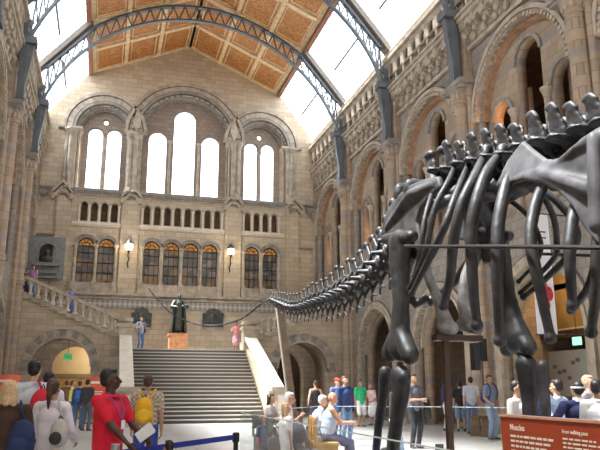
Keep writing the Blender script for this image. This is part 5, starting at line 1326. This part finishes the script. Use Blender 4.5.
bench(311, 15.0, 75, 'grey bench under the white-haired person in light blue', 1.2, m=mat('bench_grey', (.2, .19, .18), .6))
gw = sitter('white-haired woman in a white top bending over a child', 282, 13.6, seat=.56, h=1.66, face=70, skin=SK_L, hair='white', style='short', top=(.82, .80, .80), bcol=(.35, .36, .40), lean=16, hands=[(-.1, -.38, 1.02), (.1, -.36, 1.0)])
bench(281, 13.6, 70, 'grey bench under the white-haired woman in the white top', .9, .56, m=MATS['bench_grey'])
person('fair-haired child in a long white dress standing before the white-haired woman', 286, 11.6, h=1.24, child=True, face=100, skin=SK_L, hair='blonde', style='bob', top=(.9, .89, .89), bottom='dress', bcol=(.9, .89, .89), sleeve='short', waist=1.15)
sitter('person with auburn hair sitting behind the white-haired woman', 268, 15.9, h=1.66, face=60, hair='brown', style='bob', top=(.48, .42, .40), bcol=(.1, .1, .12), lean=8, hands=[(-.12, -.4, .9), (.12, -.4, .9)], seat=.5)
bench(268, 15.9, 60, 'grey bench under the auburn-haired person', .9, .5, m=MATS['bench_grey'])
person('small child in dark blue with a white bib at the lower left of the barrier', 263, 12.2, h=1.02, child=True, face=40, hair='blonde', top=(.12, .16, .26), bcol=(.13, .15, .2))
# pushchair with dark grey hood
x, y = ground(303, 12.3)
ps = thing('pushchair', 'pushchair with a dark grey hood beside the child in white', 'pushchair', (x, y, 0), R(60)); ps.scale = (.9, .9, .9)
HG = cloth((.11, .11, .125))
m = MB()
for i in range(9):
    a = R(10 + i * 14)
    for j in range(2): pass
m.ell((0, .12, .84), (.19, .17, .24), Matrix.Rotation(R(-25), 3, 'X')); m.build('hood', HG, ps, vox=.02)
MB().bar((0, -.32, .46), (0, .18, .52), .40, .07).bar((0, .16, .5), (0, .30, .86), .40, .06).build('seat', HG, ps)
for s in (-1, 1):
    MB().tube([(s * .23, .55, 1.02), (s * .23, .25, .75), (s * .23, -.30, .14)], .014, 8).build('frame_tube', STEEL, ps); MB().tube([(s * .23, .1, .6), (s * .23, .35, .14)], .014, 8).build('frame_tube', STEEL, ps)
    for yq in (-.30, .35): MB().ring(yq, .12, .06, .12, FX, s * .23 - .02 + s * .02, s * .23 + .02 + s * .02, 0, 2 * PI, 18).build('wheel', BLK, ps)
MB().tube([(-.23, .55, 1.02), (.23, .55, 1.02)], .018, 8).build('handle', BLK, ps)
# bronze statue of a robed scholar
def statue():
    o = thing('statue', 'dark bronze standing statue of a robed man on the orange pedestal', 'statue', (sp_.x, 39.6, zt), R(0))
    HT = (aY(178, 294, 39.6).z - zt); k = HT / 1.75
    m = MB(); e1, w1 = ik((-.2, 0, 1.42), (-.12, -.26, 1.15), .3, .26, (-1, .5, -.3)); e2, w2 = ik((.2, 0, 1.42), (.14, -.26, 1.2), .3, .26, (1, .5, -.3))
    m.ell((0, .008, 1.655), (.078, .095, .10)).ell((0, -.03, 1.59), (.058, .064, .064)).cap((0, -.088, 1.655), (0, -.114, 1.61), .011, .017).cap((0, .01, 1.42), (0, 0, 1.56), .06, .055)
    m.ell((0, 0, 1.28), (.19, .14, .2)).cap((-.17, 0, 1.41), (.17, 0, 1.41), .08, .08).cap((0, 0, .25), (0, 0, 1.2), .17, .15, sq=(1.15, .85), side=(1, 0, 0))
    for a, e, w_ in (((-.2, 0, 1.42), e1, w1), ((.2, 0, 1.42), e2, w2)): m.cap(a, e, .08, .09).cap(e, w_, .085, .06).ell(w_, (.04, .05, .04))
    for i in range(4): m.cap(w1 + Vector((-.02 + .016 * i, -.03, 0)), w1 + Vector((-.01 + .016 * i, -.09, -.03)), .011, .009)
    for i in range(4): m.cap(w2 + Vector((-.03 + .016 * i, -.03, 0)), w2 + Vector((-.03 + .016 * i, -.09, -.03)), .011, .009)
    for s in (-1, 1): m.cap((s * .1, -.02, .04), (s * .11, -.18, .03), .05, .04)
    m.build('figure', BRONZE, o, vox=.016)
    g = MB()
    for i in range(15):
        a = R(-28 + i * 236 / 14); r0_, r1_ = .2, .34
        g.cap((r0_ * math.cos(a) * 1.1, .03 + r0_ * math.sin(a) * .8, 1.36), (r1_ * math.cos(a), .04 + r1_ * math.sin(a) * .8, .10), .045, .055)
    g.build('robe', BRONZE, o, vox=.02); MB().box(-.3, .3, -.26, .3, 0, .045).build('base', BRONZE, o); o.scale = (k, k, k)
statue()

bpy.data.scenes.remove(TMP)
